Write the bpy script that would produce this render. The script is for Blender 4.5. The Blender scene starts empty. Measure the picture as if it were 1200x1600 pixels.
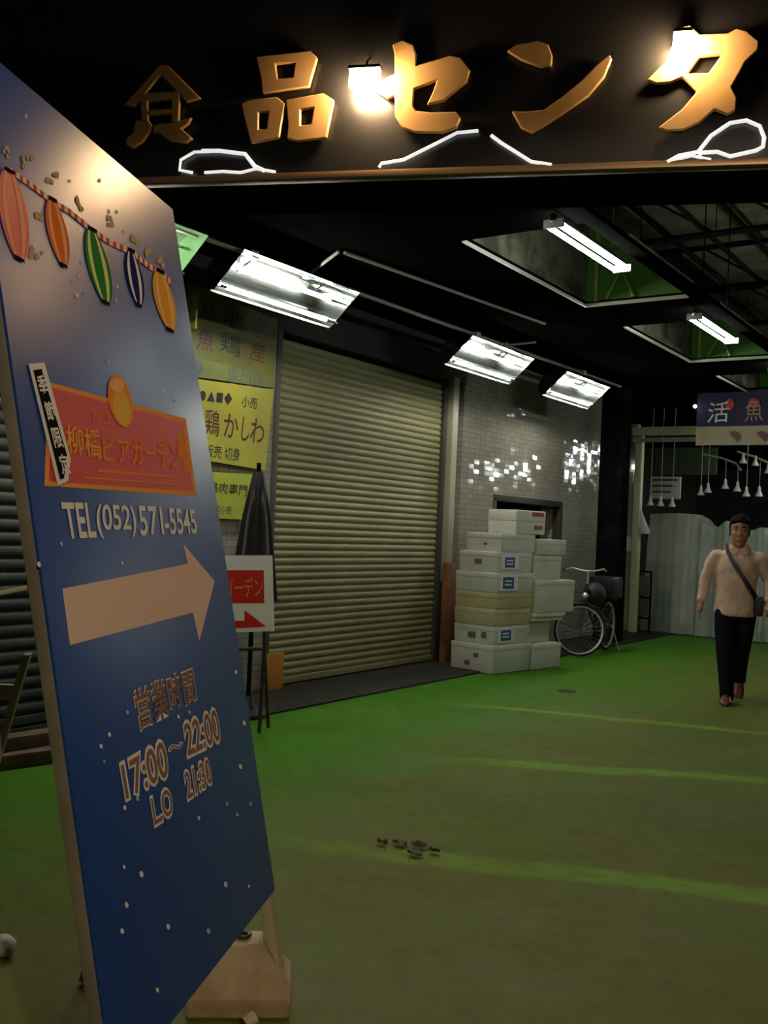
import bpy, bmesh, math, random
import numpy as np
from mathutils import Vector, Matrix

SC = bpy.context.scene
COL = SC.collection
random.seed(4)

# ------------------------------------------------------------------ camera
F, H = 1550.0, 1.48
_y, _p, _r = map(math.radians, (34.3, 0.9, 2.55))
_f = Vector((-math.sin(_y)*math.cos(_p), math.cos(_y)*math.cos(_p), math.sin(_p)))
_r0 = Vector((math.cos(_y), math.sin(_y), 0)); _u0 = _r0.cross(_f)
CR = _r0*math.cos(_r) + _u0*math.sin(_r); CU = _u0*math.cos(_r) - _r0*math.sin(_r)
EYE = Vector((0, 0, H))
cd = bpy.data.cameras.new('camera'); cam = bpy.data.objects.new('camera', cd); COL.objects.link(cam)
cam.matrix_world = Matrix((( CR.x, CU.x, -_f.x, 0), (CR.y, CU.y, -_f.y, 0), (CR.z, CU.z, -_f.z, H), (0, 0, 0, 1)))
cd.sensor_fit = 'VERTICAL'; cd.sensor_height = 36; cd.lens = 36*F/1600; cd.clip_start = .05
SC.camera = cam

# ------------------------------------------------------------------ exposure, world, large lights
SC.view_settings.view_transform = 'Standard'; SC.view_settings.look = 'None'
SC.view_settings.gamma = 1; SC.view_settings.use_curve_mapping = False
SC.view_settings.exposure = 0.75
w = bpy.data.worlds.new('night'); SC.world = w; w.use_nodes = True
w.node_tree.nodes['Background'].inputs[0].default_value = (.55, .6, .8, 1)
w.node_tree.nodes['Background'].inputs[1].default_value = .006
LAMPS = 46.0      # tubes of the shop-front reflector lamps
TUBE = 26.0       # tubes of the ceiling lights
BULB = 200.0      # warm floodlights on the fascia
def lamp(name, typ, loc, energy, color, target=None, **kw):
    l = bpy.data.lights.new(name, typ); l.energy = energy; l.color = color
    for k, v in kw.items(): setattr(l, k, v)
    o = bpy.data.objects.new(name, l); o.location = loc; COL.objects.link(o)
    if target is not None:
        o.rotation_euler = (Vector(target)-Vector(loc)).to_track_quat('-Z', 'Y').to_euler()
    return o
# warm downlight of the street side, hanging behind the photographer
lamp('street_downlight', 'SPOT', (2.3, -1.1, 3.62), 230, (1, .80, .54), (2.3, -1.1, 0), spot_size=math.radians(177.5), spot_blend=.03, shadow_soft_size=.05)

# bare lamps far down the hall to the right, beyond the picture
for x, y, z in ((1.0, 24.0, 3.2), (.2, 26.2, 3.25), (.3, 27.2, 3.9)): lamp('hall_lamp', 'POINT', (x, y, z), 75, (.95, 1, .93), shadow_soft_size=.12)

# ------------------------------------------------------------------ pixel -> world (camera geometry solved from the photograph)
def ray(px, py): return _f + CR*((px-600)/F) + CU*((800-py)/F)
def atx(px, py, x): d = ray(px, py); return EYE + d*(x/d.x)
def aty(px, py, y): d = ray(px, py); return EYE + d*(y/d.y)
def atz(px, py, z): d = ray(px, py); return EYE + d*((z-H)/d.z)
def atd(px, py, dep): return EYE + ray(px, py)*dep
class Plane:
    def __init__(s, P, ux, uy):
        s.P = Vector(P); s.ux = Vector(ux).normalized(); s.uy = (Vector(uy)-Vector(uy).dot(s.ux)*s.ux).normalized()
        s.n = s.ux.cross(s.uy)
    def hit(s, px, py):
        d = ray(px, py); return EYE + d*((s.P-EYE).dot(s.n)/d.dot(s.n))
    def uv(s, px, py):
        q = s.hit(px, py)-s.P; return (q.dot(s.ux), q.dot(s.uy))
    def pt(s, u, v, n=0): return s.P + s.ux*u + s.uy*v + s.n*n

# ------------------------------------------------------------------ materials
MATS = {}
def mat(name, color, rough=.6, metal=0, emit=None, estr=0, spec=.5, noise=None, bump=None, alpha=None, trans=None):
    if name in MATS: return MATS[name]
    m = bpy.data.materials.new(name); m.use_nodes = True; MATS[name] = m
    nt = m.node_tree; b = nt.nodes['Principled BSDF']
    b.inputs['Base Color'].default_value = (*color, 1); b.inputs['Roughness'].default_value = rough
    b.inputs['Metallic'].default_value = metal; b.inputs['Specular IOR Level'].default_value = spec
    if spec == 0: b.inputs['IOR'].default_value = 1.0
    if emit: b.inputs['Emission Color'].default_value = (*emit, 1); b.inputs['Emission Strength'].default_value = estr
    if noise or bump:
        tc = nt.nodes.new('ShaderNodeNewGeometry')
    if noise:
        sc, c2, lo, hi = noise
        n = nt.nodes.new('ShaderNodeTexNoise'); n.inputs['Scale'].default_value = sc; n.inputs['Detail'].default_value = 6
        r = nt.nodes.new('ShaderNodeMapRange'); r.inputs[1].default_value = lo; r.inputs[2].default_value = hi
        x = nt.nodes.new('ShaderNodeMix'); x.data_type = 'RGBA'
        x.inputs['A'].default_value = (*color, 1); x.inputs['B'].default_value = (*c2, 1)
        nt.links.new(tc.outputs['Position'], n.inputs['Vector']); nt.links.new(n.outputs['Fac'], r.inputs[0])
        nt.links.new(r.outputs[0], x.inputs['Factor']); nt.links.new(x.outputs['Result'], b.inputs['Base Color'])
    if bump:
        sc, st = bump
        n = nt.nodes.new('ShaderNodeTexNoise'); n.inputs['Scale'].default_value = sc
        bp = nt.nodes.new('ShaderNodeBump'); bp.inputs['Strength'].default_value = st; bp.inputs['Distance'].default_value = .01
        nt.links.new(tc.outputs['Position'], n.inputs['Vector']); nt.links.new(n.outputs['Fac'], bp.inputs['Height'])
        nt.links.new(bp.outputs['Normal'], b.inputs['Normal'])
    if trans:
        t = nt.nodes.new('ShaderNodeBsdfTranslucent'); t.inputs[0].default_value = (*color, 1)
        tp = nt.nodes.new('ShaderNodeBsdfTransparent')
        mx = nt.nodes.new('ShaderNodeMixShader'); mx.inputs[0].default_value = trans[0]
        mx2 = nt.nodes.new('ShaderNodeMixShader'); mx2.inputs[0].default_value = trans[1]
        out = nt.nodes['Material Output']
        nt.links.new(b.outputs[0], mx.inputs[1]); nt.links.new(t.outputs[0], mx.inputs[2])
        nt.links.new(mx.outputs[0], mx2.inputs[1]); nt.links.new(tp.outputs[0], mx2.inputs[2]); nt.links.new(mx2.outputs[0], out.inputs[0])
    return m

def tile_mat(name, c1, c2, grout, tw, th, axis='y', rough=.16, tilt=.07):
    m = bpy.data.materials.new(name); m.use_nodes = True; nt = m.node_tree; N = nt.nodes.new; L = nt.links.new
    b = nt.nodes['Principled BSDF']; b.inputs['Roughness'].default_value = rough
    g = N('ShaderNodeNewGeometry'); sp = N('ShaderNodeSeparateXYZ'); L(g.outputs['Position'], sp.inputs[0])
    cb = N('ShaderNodeCombineXYZ'); L(sp.outputs[1 if axis == 'y' else 0], cb.inputs[0]); L(sp.outputs[2], cb.inputs[1])
    br = N('ShaderNodeTexBrick'); br.inputs['Scale'].default_value = 1; br.inputs['Brick Width'].default_value = tw
    br.inputs['Row Height'].default_value = th; br.inputs['Mortar Size'].default_value = .004; br.offset = 0.0
    br.inputs['Color1'].default_value = (*c1, 1); br.inputs['Color2'].default_value = (*c2, 1); br.inputs['Mortar'].default_value = (*grout, 1)
    L(cb.outputs[0], br.inputs['Vector']); L(br.outputs['Color'], b.inputs['Base Color'])
    dv = N('ShaderNodeVectorMath'); dv.operation = 'DIVIDE'; dv.inputs[1].default_value = (tw, th, 1); L(cb.outputs[0], dv.inputs[0])
    fl = N('ShaderNodeVectorMath'); fl.operation = 'FLOOR'; L(dv.outputs[0], fl.inputs[0])
    wn = N('ShaderNodeTexWhiteNoise'); L(fl.outputs[0], wn.inputs['Vector'])
    sb = N('ShaderNodeVectorMath'); sb.operation = 'SUBTRACT'; sb.inputs[1].default_value = (.5, .5, .5); L(wn.outputs['Color'], sb.inputs[0])
    ml = N('ShaderNodeVectorMath'); ml.operation = 'SCALE'; ml.inputs['Scale'].default_value = tilt; L(sb.outputs[0], ml.inputs[0])
    ad = N('ShaderNodeVectorMath'); L(g.outputs['Normal'], ad.inputs[0]); L(ml.outputs[0], ad.inputs[1])
    nm = N('ShaderNodeVectorMath'); nm.operation = 'NORMALIZE'; L(ad.outputs[0], nm.inputs[0]); L(nm.outputs[0], b.inputs['Normal'])
    rr = N('ShaderNodeMapRange'); rr.inputs[3].default_value = rough; rr.inputs[4].default_value = .8; L(br.outputs['Fac'], rr.inputs[0]); L(rr.outputs[0], b.inputs['Roughness'])
    return m

# ------------------------------------------------------------------ mesh building
def world(o):
    return (world(o.parent) @ o.matrix_basis) if o.parent else o.matrix_basis.copy()
class MB:
    def __init__(s): s.bm = bmesh.new()
    def box(s, a, b, bev=0, rot=None, c=None, seg=2):
        a = Vector(a); b = Vector(b); t = bmesh.new()
        bmesh.ops.create_cube(t, size=1)
        ctr = (a+b)/2; d = b-a
        for v in t.verts: v.co = Vector((v.co.x*d.x, v.co.y*d.y, v.co.z*d.z))
        if bev: bmesh.ops.bevel(t, geom=t.edges[:], offset=bev, segments=seg, affect='EDGES', profile=.6)
        R = rot or Matrix.Identity(3)
        for v in t.verts: v.co = R @ v.co + ctr
        s.add(t); return s
    def obox(s, c, ax, ay, az, bev=0):
        """oriented box: centre and three half-axis vectors"""
        t = bmesh.new(); bmesh.ops.create_cube(t, size=2)
        L = (Vector(ax).length, Vector(ay).length, Vector(az).length)
        for v in t.verts: v.co = Vector((v.co.x*L[0], v.co.y*L[1], v.co.z*L[2]))
        if bev: bmesh.ops.bevel(t, geom=t.edges[:], offset=bev, segments=2, affect='EDGES', profile=.6)
        X, Y, Z = Vector(ax).normalized(), Vector(ay).normalized(), Vector(az).normalized()
        for v in t.verts: v.co = Vector(c) + X*v.co.x + Y*v.co.y + Z*v.co.z
        bmesh.ops.recalc_face_normals(t, faces=t.faces[:]); s.add(t); return s
    def add(s, t):
        me = bpy.data.meshes.new('tmp'); t.to_mesh(me); t.free(); s.bm.from_mesh(me); bpy.data.meshes.remove(me)
    def tube(s, pts, r, seg=10, closed=False, cap=True):
        pts = [Vector(p) for p in pts]; n = len(pts)
        rs = r if isinstance(r, (list, tuple)) else [r]*n
        rings = []; prev = None
        for i, p in enumerate(pts):
            if closed: d = pts[(i+1) % n]-pts[i-1]
            else: d = pts[min(i+1, n-1)]-pts[max(i-1, 0)]
            d.normalize()
            if prev is None:
                a = Vector((0, 0, 1)) if abs(d.z) < .9 else Vector((1, 0, 0)); u = d.cross(a).normalized()
            else:
                u = (prev-d*prev.dot(d)).normalized()
            prev = u; v = d.cross(u)
            rings.append([s.bm.verts.new(p+(u*math.cos(2*math.pi*k/seg)+v*math.sin(2*math.pi*k/seg))*rs[i]) for k in range(seg)])
        m = n if closed else n-1
        for i in range(m):
            A, B = rings[i], rings[(i+1) % n]
            for k in range(seg): s.bm.faces.new((A[k], A[(k+1) % seg], B[(k+1) % seg], B[k]))
        if cap and not closed: s.bm.faces.new(rings[0][::-1]); s.bm.faces.new(rings[-1])
        return s
    def loft(s, rings, cap=True, closed_ring=True):
        R = [[s.bm.verts.new(p) for p in ring] for ring in rings]
        for A, B in zip(R, R[1:]):
            n = len(A); m = n if closed_ring else n-1
            for k in range(m): s.bm.faces.new((A[k], A[(k+1) % n], B[(k+1) % n], B[k]))
        if cap and closed_ring: s.bm.faces.new(R[0][::-1]); s.bm.faces.new(R[-1])
        return s
    def sphere(s, c, r, seg=16, sc=(1, 1, 1)):
        t = bmesh.new(); bmesh.ops.create_uvsphere(t, u_segments=seg, v_segments=seg//2+2, radius=r)
        for v in t.verts: v.co = Vector((v.co.x*sc[0], v.co.y*sc[1], v.co.z*sc[2]))+Vector(c)
        s.add(t); return s
    def lathe(s, prof, c=(0, 0, 0), seg=20, axis=None):
        rings = []
        c = Vector(c)
        ax = Vector(axis).normalized() if axis else Vector((0, 0, 1))
        a = Vector((1, 0, 0)) if abs(ax.x) < .9 else Vector((0, 1, 0)); u = ax.cross(a).normalized(); v = ax.cross(u)
        for r, z in prof: rings.append([c+ax*z+(u*math.cos(2*math.pi*k/seg)+v*math.sin(2*math.pi*k/seg))*max(r, 1e-4) for k in range(seg)])
        return s.loft(rings)
    def prism(s, pts, thick, holes=()):
        """pts: 3-D loop (planar); thick: extrusion vector; holes: more loops"""
        t = bmesh.new(); ed = []
        for loop in (pts, *holes):
            vs = [t.verts.new(p) for p in loop]
            for i in range(len(vs)): ed.append(t.edges.new((vs[i], vs[(i+1) % len(vs)])))
        bmesh.ops.triangle_fill(t, use_beauty=True, use_dissolve=False, edges=ed)
        bmesh.ops.recalc_face_normals(t, faces=t.faces[:])
        fs = t.faces[:]
        r = bmesh.ops.extrude_face_region(t, geom=fs, use_keep_orig=True)
        for g in r['geom']:
            if isinstance(g, bmesh.types.BMVert): g.co += Vector(thick)
        bmesh.ops.recalc_face_normals(t, faces=t.faces[:]); s.add(t); return s
    def quad(s, a, b, c, d):
        s.bm.faces.new([s.bm.verts.new(p) for p in (a, b, c, d)]); return s
    def build(s, name, m, parent=None, smooth=True, local=False, origin=None, angle=40):
        me = bpy.data.meshes.new(name)
        o = bpy.data.objects.new(name, me); COL.objects.link(o)
        if parent:
            o.parent = parent
            if not local: bmesh.ops.transform(s.bm, matrix=world(parent).inverted(), verts=s.bm.verts[:])
        elif origin is None:
            xs = [v.co for v in s.bm.verts]
            org = Vector(((min(v.x for v in xs)+max(v.x for v in xs))/2, (min(v.y for v in xs)+max(v.y for v in xs))/2, min(v.z for v in xs)))
            for v in s.bm.verts: v.co -= org
            o.location = org
        else:
            for v in s.bm.verts: v.co -= Vector(origin)
            o.location = origin
        s.bm.normal_update(); s.bm.to_mesh(me); s.bm.free()
        for mm in (m if isinstance(m, list) else [m]): me.materials.append(mm)
        if smooth:
            me.polygons.foreach_set('use_smooth', [True]*len(me.polygons)); me.set_sharp_from_angle(angle=math.radians(angle))
        return o
def thing(name, label, cat, loc=(0, 0, 0), rz=0, group=None, rot=None):
    o = bpy.data.objects.new(name, None); COL.objects.link(o); o.empty_display_size = .1
    o.location = loc; o.rotation_euler = rot or (0, 0, rz)
    return tag(o, label, cat, group)
def tag(o, label, cat, group=None):
    o['label'] = label; o['category'] = cat
    if group: o['group'] = group
    return o
def struct(o, label=None):
    o['kind'] = 'structure'
    if label: o['label'] = label
    return o
def copy_tree(o, parent=None):
    c = o.copy(); COL.objects.link(c)
    if parent: c.parent = parent
    for ch in list(o.children): copy_tree(ch, c)
    return c
def text_bm(s, weight=0, shear=0):
    """the outline of a line of lettering as (triangles, size) in the unit box"""
    c = bpy.data.curves.new('t', 'FONT'); c.body = s; c.offset = weight; c.shear = shear; c.resolution_u = 3
    o = bpy.data.objects.new('t', c); COL.objects.link(o)
    dg = bpy.context.evaluated_depsgraph_get(); dg.update()
    me = bpy.data.meshes.new_from_object(o.evaluated_get(dg))
    bpy.data.objects.remove(o); bpy.data.curves.remove(c)
    return me
def lettering(mb, s, quad, n_off, weight=0):
    """write s so that it fills a quad of four 3-D corners (bottom-left, bottom-right, top-right, top-left)"""
    me = text_bm(s, weight)
    bl, br, tr, tl = [Vector(q) for q in quad]
    nrm = (br-bl).cross(tl-bl).normalized()
    x0 = min(v.co.x for v in me.vertices); x1 = max(v.co.x for v in me.vertices)
    y0 = min(v.co.y for v in me.vertices); y1 = max(v.co.y for v in me.vertices)
    vs = []
    for v in me.vertices:
        a = (v.co.x-x0)/(x1-x0); b = (v.co.y-y0)/max(y1-y0, 1e-6)
        p = (bl*(1-a)+br*a)*(1-b)+(tl*(1-a)+tr*a)*b
        vs.append(mb.bm.verts.new(p+nrm*n_off))
    for pl in me.polygons:
        try: mb.bm.faces.new([vs[i] for i in pl.vertices])
        except ValueError: pass
    bpy.data.meshes.remove(me)
    return mb
def pq(plane, pts): return [plane.hit(*p) for p in pts]

# ================================================================== SETTING
WX = -5.75          # plane of the shop fronts on the left
def floor_mat():
    m = bpy.data.materials.new('green painted concrete'); m.use_nodes = True; nt = m.node_tree; N = nt.nodes.new; L = nt.links.new
    b = nt.nodes['Principled BSDF']; g = N('ShaderNodeNewGeometry'); sp = N('ShaderNodeSeparateXYZ'); L(g.outputs['Position'], sp.inputs[0])
    def noise(scale, detail=6, vec=None, dist=0, rough=.6):
        n = N('ShaderNodeTexNoise'); n.inputs['Scale'].default_value = scale; n.inputs['Detail'].default_value = detail
        n.inputs['Roughness'].default_value = rough; n.inputs['Distortion'].default_value = dist
        L(vec or g.outputs['Position'], n.inputs['Vector']); return n.outputs['Fac']
    def mr(v, a, b_, c=0, d=1, smooth=True):
        r = N('ShaderNodeMapRange'); r.interpolation_type = 'SMOOTHSTEP' if smooth else 'LINEAR'
        for i, q in enumerate((a, b_, c, d)): r.inputs[i+1].default_value = q
        L(v, r.inputs[0]); return r.outputs[0]
    def math_(op, a, b_=None, c=None):
        n = N('ShaderNodeMath'); n.operation = op
        for i, q in enumerate((a, b_, c)):
            if q is None: continue
            if isinstance(q, (int, float)): n.inputs[i].default_value = q
            else: L(q, n.inputs[i])
        return n.outputs[0]
    def mix(fac, a, c):
        x = N('ShaderNodeMix'); x.data_type = 'RGBA'; L(fac, x.inputs['Factor'])
        for k, q in (('A', a), ('B', c)):
            if isinstance(q, tuple): x.inputs[k].default_value = (*q, 1)
            else: L(q, x.inputs[k])
        return x.outputs['Result']
    X, Y = sp.outputs[0], sp.outputs[1]
    stretch = N('ShaderNodeMapping'); stretch.inputs['Scale'].default_value = (.45, 1.6, 1); stretch.inputs['Rotation'].default_value = (0, 0, math.radians(-22)); L(g.outputs['Position'], stretch.inputs[0])
    big = noise(.55, 4); fine = noise(9, 8); st = noise(2.2, 8, stretch.outputs[0], .4)
    # wear: fresh green paint beside the shop fronts, olive and brown where people walk
    wx = math_('ADD', X, math_('MULTIPLY', math_('SUBTRACT', big, .5), 2.6))
    worn = mr(wx, -4.3, -2.6)
    col = mix(worn, GREEN, OLIVE)
    col = mix(math_('MULTIPLY', mr(st, .45, .7), mr(worn, 0, 1, .15, .75)), col, BROWN)
    # lighter traffic lines left in the paint, running obliquely across the passage
    for (x0, y0, x1, y1, wd) in LINES:
        dx, dy = x1-x0, y1-y0; l = math.hypot(dx, dy); nx, ny = -dy/l, dx/l
        d = math_('ADD', math_('MULTIPLY', X, nx), math_('MULTIPLY', Y, ny)); d = math_('SUBTRACT', d, nx*x0+ny*y0)
        d = math_('ADD', d, math_('MULTIPLY', math_('SUBTRACT', noise(1.3, 3), .5), .22))
        f = mr(math_('ABSOLUTE', d), wd*.35, wd, 1, 0)
        al = mr(math_('ADD', math_('MULTIPLY', X, dx/l), math_('MULTIPLY', Y, dy/l)), (x0*dx+y0*dy)/l-.3, (x0*dx+y0*dy)/l+.5)
        f = math_('MULTIPLY', math_('MULTIPLY', f, al), mr(st, .3, .6, .35, .85))
        col = mix(f, col, LINE)
    col = mix(mr(fine, .35, .75, 0, .35), col, DARK)
    L(col, b.inputs['Base Color'])
    L(mr(big, .3, .7, .5, .75), b.inputs['Roughness']); b.inputs['Specular IOR Level'].default_value = .12
    bp = N('ShaderNodeBump'); bp.inputs['Strength'].default_value = .25; bp.inputs['Distance'].default_value = .01; L(fine, bp.inputs['Height']); L(bp.outputs[0], b.inputs['Normal'])
    return m
GREEN, OLIVE, BROWN, LINE, DARK = (.050, .18, .006), (.110, .142, .017), (.135, .118, .024), (.17, .32, .022), (.05, .058, .012)
LINES = [(-4.2, 7.45, -2.46, 8.0, .1), (-3.27, 5.55, -1.47, 6.56, .13), (-2.99, 3.59, -0.97, 4.43, .14), (-2.4, 11.5, -.6, 12.2, .12)]
fm = floor_mat()
struct(MB().box((-9, -4, -.1), (6, 29.5, 0)).build('floor', fm, smooth=False))
apron = mat('damp grey concrete', (.032, .027, .023), .6, spec=.2, noise=(4, (.016, .014, .012), .35, .7), bump=(20, .3))
mb = MB(); mb.box((WX, 1.2, 0), (-4.98, 16.2, .02), .008); struct(mb.build('trim_1', apron))
dark_wall = mat('sooty dark panel', (.022, .021, .018), .7, noise=(3, (.012, .012, .011), .3, .7))
dark_green = mat('grimy green grey panel', (.05, .058, .045), .6, noise=(2.5, (.03, .034, .028), .3, .7))
beige = mat('beige slat shutter paint', (.24, .222, .108), .5, noise=(1.6, (.19, .176, .08), .4, .75))
tile = tile_mat('small grey glazed tiles', (.25, .235, .185), (.30, .28, .225), (.12, .115, .09), .13, .06, rough=.07, tilt=.05)
# wall behind everything on the left: piers, lintel, window opening
mb = MB()
mb.box((WX-.3, 9.98, 0), (WX, 10.83, 3.6)); mb.box((WX-.3, 12.78, 0), (WX, 14.15, 3.6))
mb.box((WX-.3, 10.83, 1.93), (WX, 12.78, 3.6)); mb.box((WX-.3, 10.83, 0), (WX, 12.78, .75))
mb.box((WX-.3, 5.0, 0), (WX, 6.66, 3.18))
struct(mb.build('wall_left', tile, smooth=False))
mb = MB(); mb.box((WX-.35, 5.0, 3.18), (WX+.02, 9.98, 3.95)); struct(mb.build('trim_2', dark_wall, smooth=False))
mb = MB(); mb.box((WX-.5, 10.75, .7), (WX-.32, 12.85, 2.0)); struct(mb.build('window_1', mat('unlit window glass', (.01, .011, .012), .15), smooth=False))
mb = MB(); a, b = .06, .05
mb.box((WX-.1, 10.79, 1.87), (WX+.015, 12.82, 1.95), .006); mb.box((WX-.1, 10.79, .75), (WX+.015, 10.86, 1.9), .006); mb.box((WX-.1, 12.75, .75), (WX+.015, 12.82, 1.9), .006)
struct(mb.build('trim_3', mat('dark window frame', (.03, .027, .022), .5)))
# roller shutter door
def shutter(name, y0, y1, z0, z1, x, m, pitch=.068):
    mb = MB(); n = int((z1-z0)/pitch); prof = []
    for i in range(n):
        z = z0+i*pitch
        for k, (dz, dx) in enumerate(((0, -.012), (.1, -.002), (.3, .006), (.5, .008), (.72, .004), (.88, -.004), (.95, -.012))): prof.append((x+dx, z+dz*pitch))
    mb.loft([[Vector((px, y0, pz)) for px, pz in prof], [Vector((px, y1, pz)) for px, pz in prof]], closed_ring=False)
    bmesh.ops.recalc_face_normals(mb.bm, faces=mb.bm.faces[:])
    mb.box((x-.03, y0, z0-.06), (x+.02, y1, z0), .006)
    return struct(mb.build(name, m, angle=60))
shutter('door_1', 6.7, 9.6, .08, 3.2, WX-.06, beige)
mb = MB(); mb.box((WX-.12, 6.64, .02), (WX+.01, 6.71, 3.2), .006); mb.box((WX-.12, 9.57, .02), (WX-.01, 9.63, 3.2), .006)
struct(mb.build('trim_4', mat('dark shutter guide', (.05, .048, .04), .5)))
mb = MB(); mb.box((WX-.12, 9.64, .9), (WX+.06, 9.76, 3.22), .01); struct(mb.build('trim_5', mat('pale painted steel post', (.33, .32, .23), .45)))
mb = MB(); mb.box((WX-.25, 9.76, .02), (WX-.12, 10.0, 3.3)); struct(mb.build('trim_6', mat('recess strip', (.05, .05, .042), .5), smooth=False))
shutter('door_2', 1.0, 5.0, .08, 3.3, WX-.1, dark_green, .09)
mb = MB(); mb.box((WX-.4, -.5, 3.3), (WX, 5.0, 3.95)); mb.box((WX-.4, -.5, 0), (WX, 1.0, 3.3)); struct(mb.build('trim_7', dark_wall, smooth=False))
# far end
mb = MB(); mb.box((-9, 29, 0), (6, 29.2, 5.6)); struct(mb.build('wall_far', mat('dark market hall end', (.03, .032, .035), .8, noise=(2.2, (.012, .012, .016), .4, .6)), smooth=False))
mb = MB(); mb.box((-9, 14.15, 0), (-8.8, 29, 3.6)); mb.box((-9, 14.05, 0), (WX-.28, 14.15, 3.6)); struct(mb.build('wall_recess', dark_wall, smooth=False))
# ceiling with two-and-a-half open coffers above the tubes, and the open roof to the right
cm = mat('sooty ceiling boards', (.0016, .0016, .0015), .9, spec=0, noise=(1.5, (.0032, .003, .0028), .4, .7))
CX0, CX1, ZC = -3.66, -2.72, 3.6
COFF = [(6.24, 8.52), (9.5, 11.66), (12.75, 14.9)]
mb = MB()
mb.box((WX-.4, 3.9, ZC), (CX0, 29, ZC+.04)); mb.box((-9, 14, ZC), (WX-.4, 29, ZC+.04))
ys = [4.6] + [v for c in COFF for v in c] + [29]
for i in range(0, len(ys), 2): mb.box((CX0, ys[i], ZC), (CX1+.12, ys[i+1], ZC+.04))
for c in COFF: mb.box((CX1, c[0], ZC), (CX1+.12, c[1], ZC+.04))
struct(mb.build('ceiling', cm, smooth=False))
gp = mat('green painted coffer board', (.075, .24, .02), .6, noise=(2, (.05, .17, .015), .35, .7))
tarp = mat('stained translucent roofing sheet', (.17, .17, .11), .6, noise=(4.5, (.045, .05, .03), .42, .62), bump=(14, .8))
edge = mat('pale aluminium edge strip', (.7, .7, .6), .4)
HC = .95
for i, c in enumerate(COFF):
    mb = MB(); mb.box((CX0-.04, c[0], ZC+.04), (CX0, c[1], ZC+HC)); struct(mb.build('trim_%d' % (10+i*4), tarp, smooth=False))
    mb = MB(); mb.prism([(CX0, c[1], ZC+.02), (CX1, c[1], ZC+.02), (CX1, c[1], ZC+.05), (CX0, c[1], ZC+.82)], (0, .03, 0)); struct(mb.build('trim_%d' % (11+i*4), gp, smooth=False))
    mb = MB(); mb.box((CX0-.014, c[0], ZC-.012), (CX0+.004, c[1], ZC+.012)); mb.box((CX0, c[1]-.005, ZC-.01), (CX1, c[1]+.012, ZC+.02)); struct(mb.build('trim_%d' % (12+i*4), edge, smooth=False))
    # yellow green stiffeners standing against the green board
    if i < 2:
        mb = MB(); mb.tube([(CX0+.1, c[1]-.03, ZC+.03), (CX0+.1, c[1]-.03, ZC+.70)], .022, 8); struct(mb.build('trim_%d' % (30+i*2), mat('yellow green painted bar', (.30, .36, .06), .5)))
        mb = MB(); mb.tube([(CX0+.2, c[1]-.03, ZC+.04), (CX0+.34, c[1]-.03, ZC+.3), (CX0+.46, c[1]-.03, ZC+.04)], .02, 8); struct(mb.build('trim_%d' % (31+i*2), MATS['yellow green painted bar']))
mb = MB(); mb.box((-9, 4.2, 5.25), (6.2, 29, 5.35)); struct(mb.build('ceiling_roof', mat('corrugated roof underside', (.34, .29, .22), .9, spec=0, noise=(3, (.16, .17, .10), .35, .65)), smooth=False))

# ================================================================== roof truss (right of the coffers)
steel = mat('black roof steel', (.006, .006, .006), .8, spec=.05)
t = thing('roof_truss', 'black steel lattice of roof trusses overhead on the right, above the walker', 'roof truss', (0, 10, 4.2))
for y in (6.6, 8.4, 10.2, 12.4, 14.6):
    for z in (4.64, 5.16): MB().tube([(-5.6, y, z), (5.5, y, z)], .035, 6).build('chord', steel, t)
    pts = []; x = -5.4
    while x < 4.4: pts += [(x, y, 4.64), (x, y, 5.16)]; x += .8
    MB().tube(pts, .018, 6).build('web', steel, t)
for x in (-4.9, -4.0, -3.1, -2.2, -1.2, -.2, 1.2):
    for z in (4.67, 5.13): MB().tube([(x, 4.6, z), (x, 18, z)], .028, 6).build('purlin', steel, t)

# ================================================================== fascia sign with gold letters
UR = Vector((.925, .379, 0)).normalized()
FB = Plane(atd(720, 270, 4.8), UR, (0, 0, 1))
FN = FB.n                        # towards the street
black = mat('glossy black sign board', (.012, .012, .013), .33, spec=.7)
gold = mat('gold leaf lettering', (.74, .46, .20), .38, .15, noise=(5, (.64, .37, .14), .35, .7))
bronze = mat('dull brass edge strip', (.34, .22, .12), .4, .6)
rope = mat('white glowing car reflection', (.8, .8, .78), .4, emit=(1, 1, 1), estr=.42)  # glowing white lines stand in for car reflections in the glossy board
fs = thing('storefront_sign', 'long glossy black sign board over the entrance with large gold brush characters', 'sign', FB.pt(0, 0))
def fbox(mb, u0, u1, v0, v1, n0, n1, bev=0):
    c = FB.pt((u0+u1)/2, (v0+v1)/2, (n0+n1)/2)
    return mb.obox(c, FB.ux*(u1-u0)/2, FB.uy*(v1-v0)/2, FB.n*(n1-n0)/2, bev)
fbox(MB(), -3.45, 5.5, .02, 2.6, -.38, 0).build('board', black, fs, smooth=False)
fbox(MB(), -3.45, 5.5, -.012, .02, -.05, .025, .004).build('edge_strip', bronze, fs)
fbox(MB(), -3.45, 5.5, -.05, .02, -.4, -.05).build('soffit', cm, fs, smooth=False)
def letter(polys, holes=(), th=.022, off=.015):
    mb = MB()
    for i, p in enumerate(polys):
        hs = [[FB.hit(*q)+FN*off for q in h] for (k, h) in holes if k == i]
        mb.prism([FB.hit(*q)+FN*off for q in p], FN*th, hs)
    bmesh.ops.bevel(mb.bm, geom=[e for e in mb.bm.edges if e.calc_face_angle(0) > 1], offset=.006, segments=1, affect='EDGES')
    mb.build('letter', gold, fs, angle=30)
def z2(l): return [(600+x/2, y/2) for x, y in l]
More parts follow.
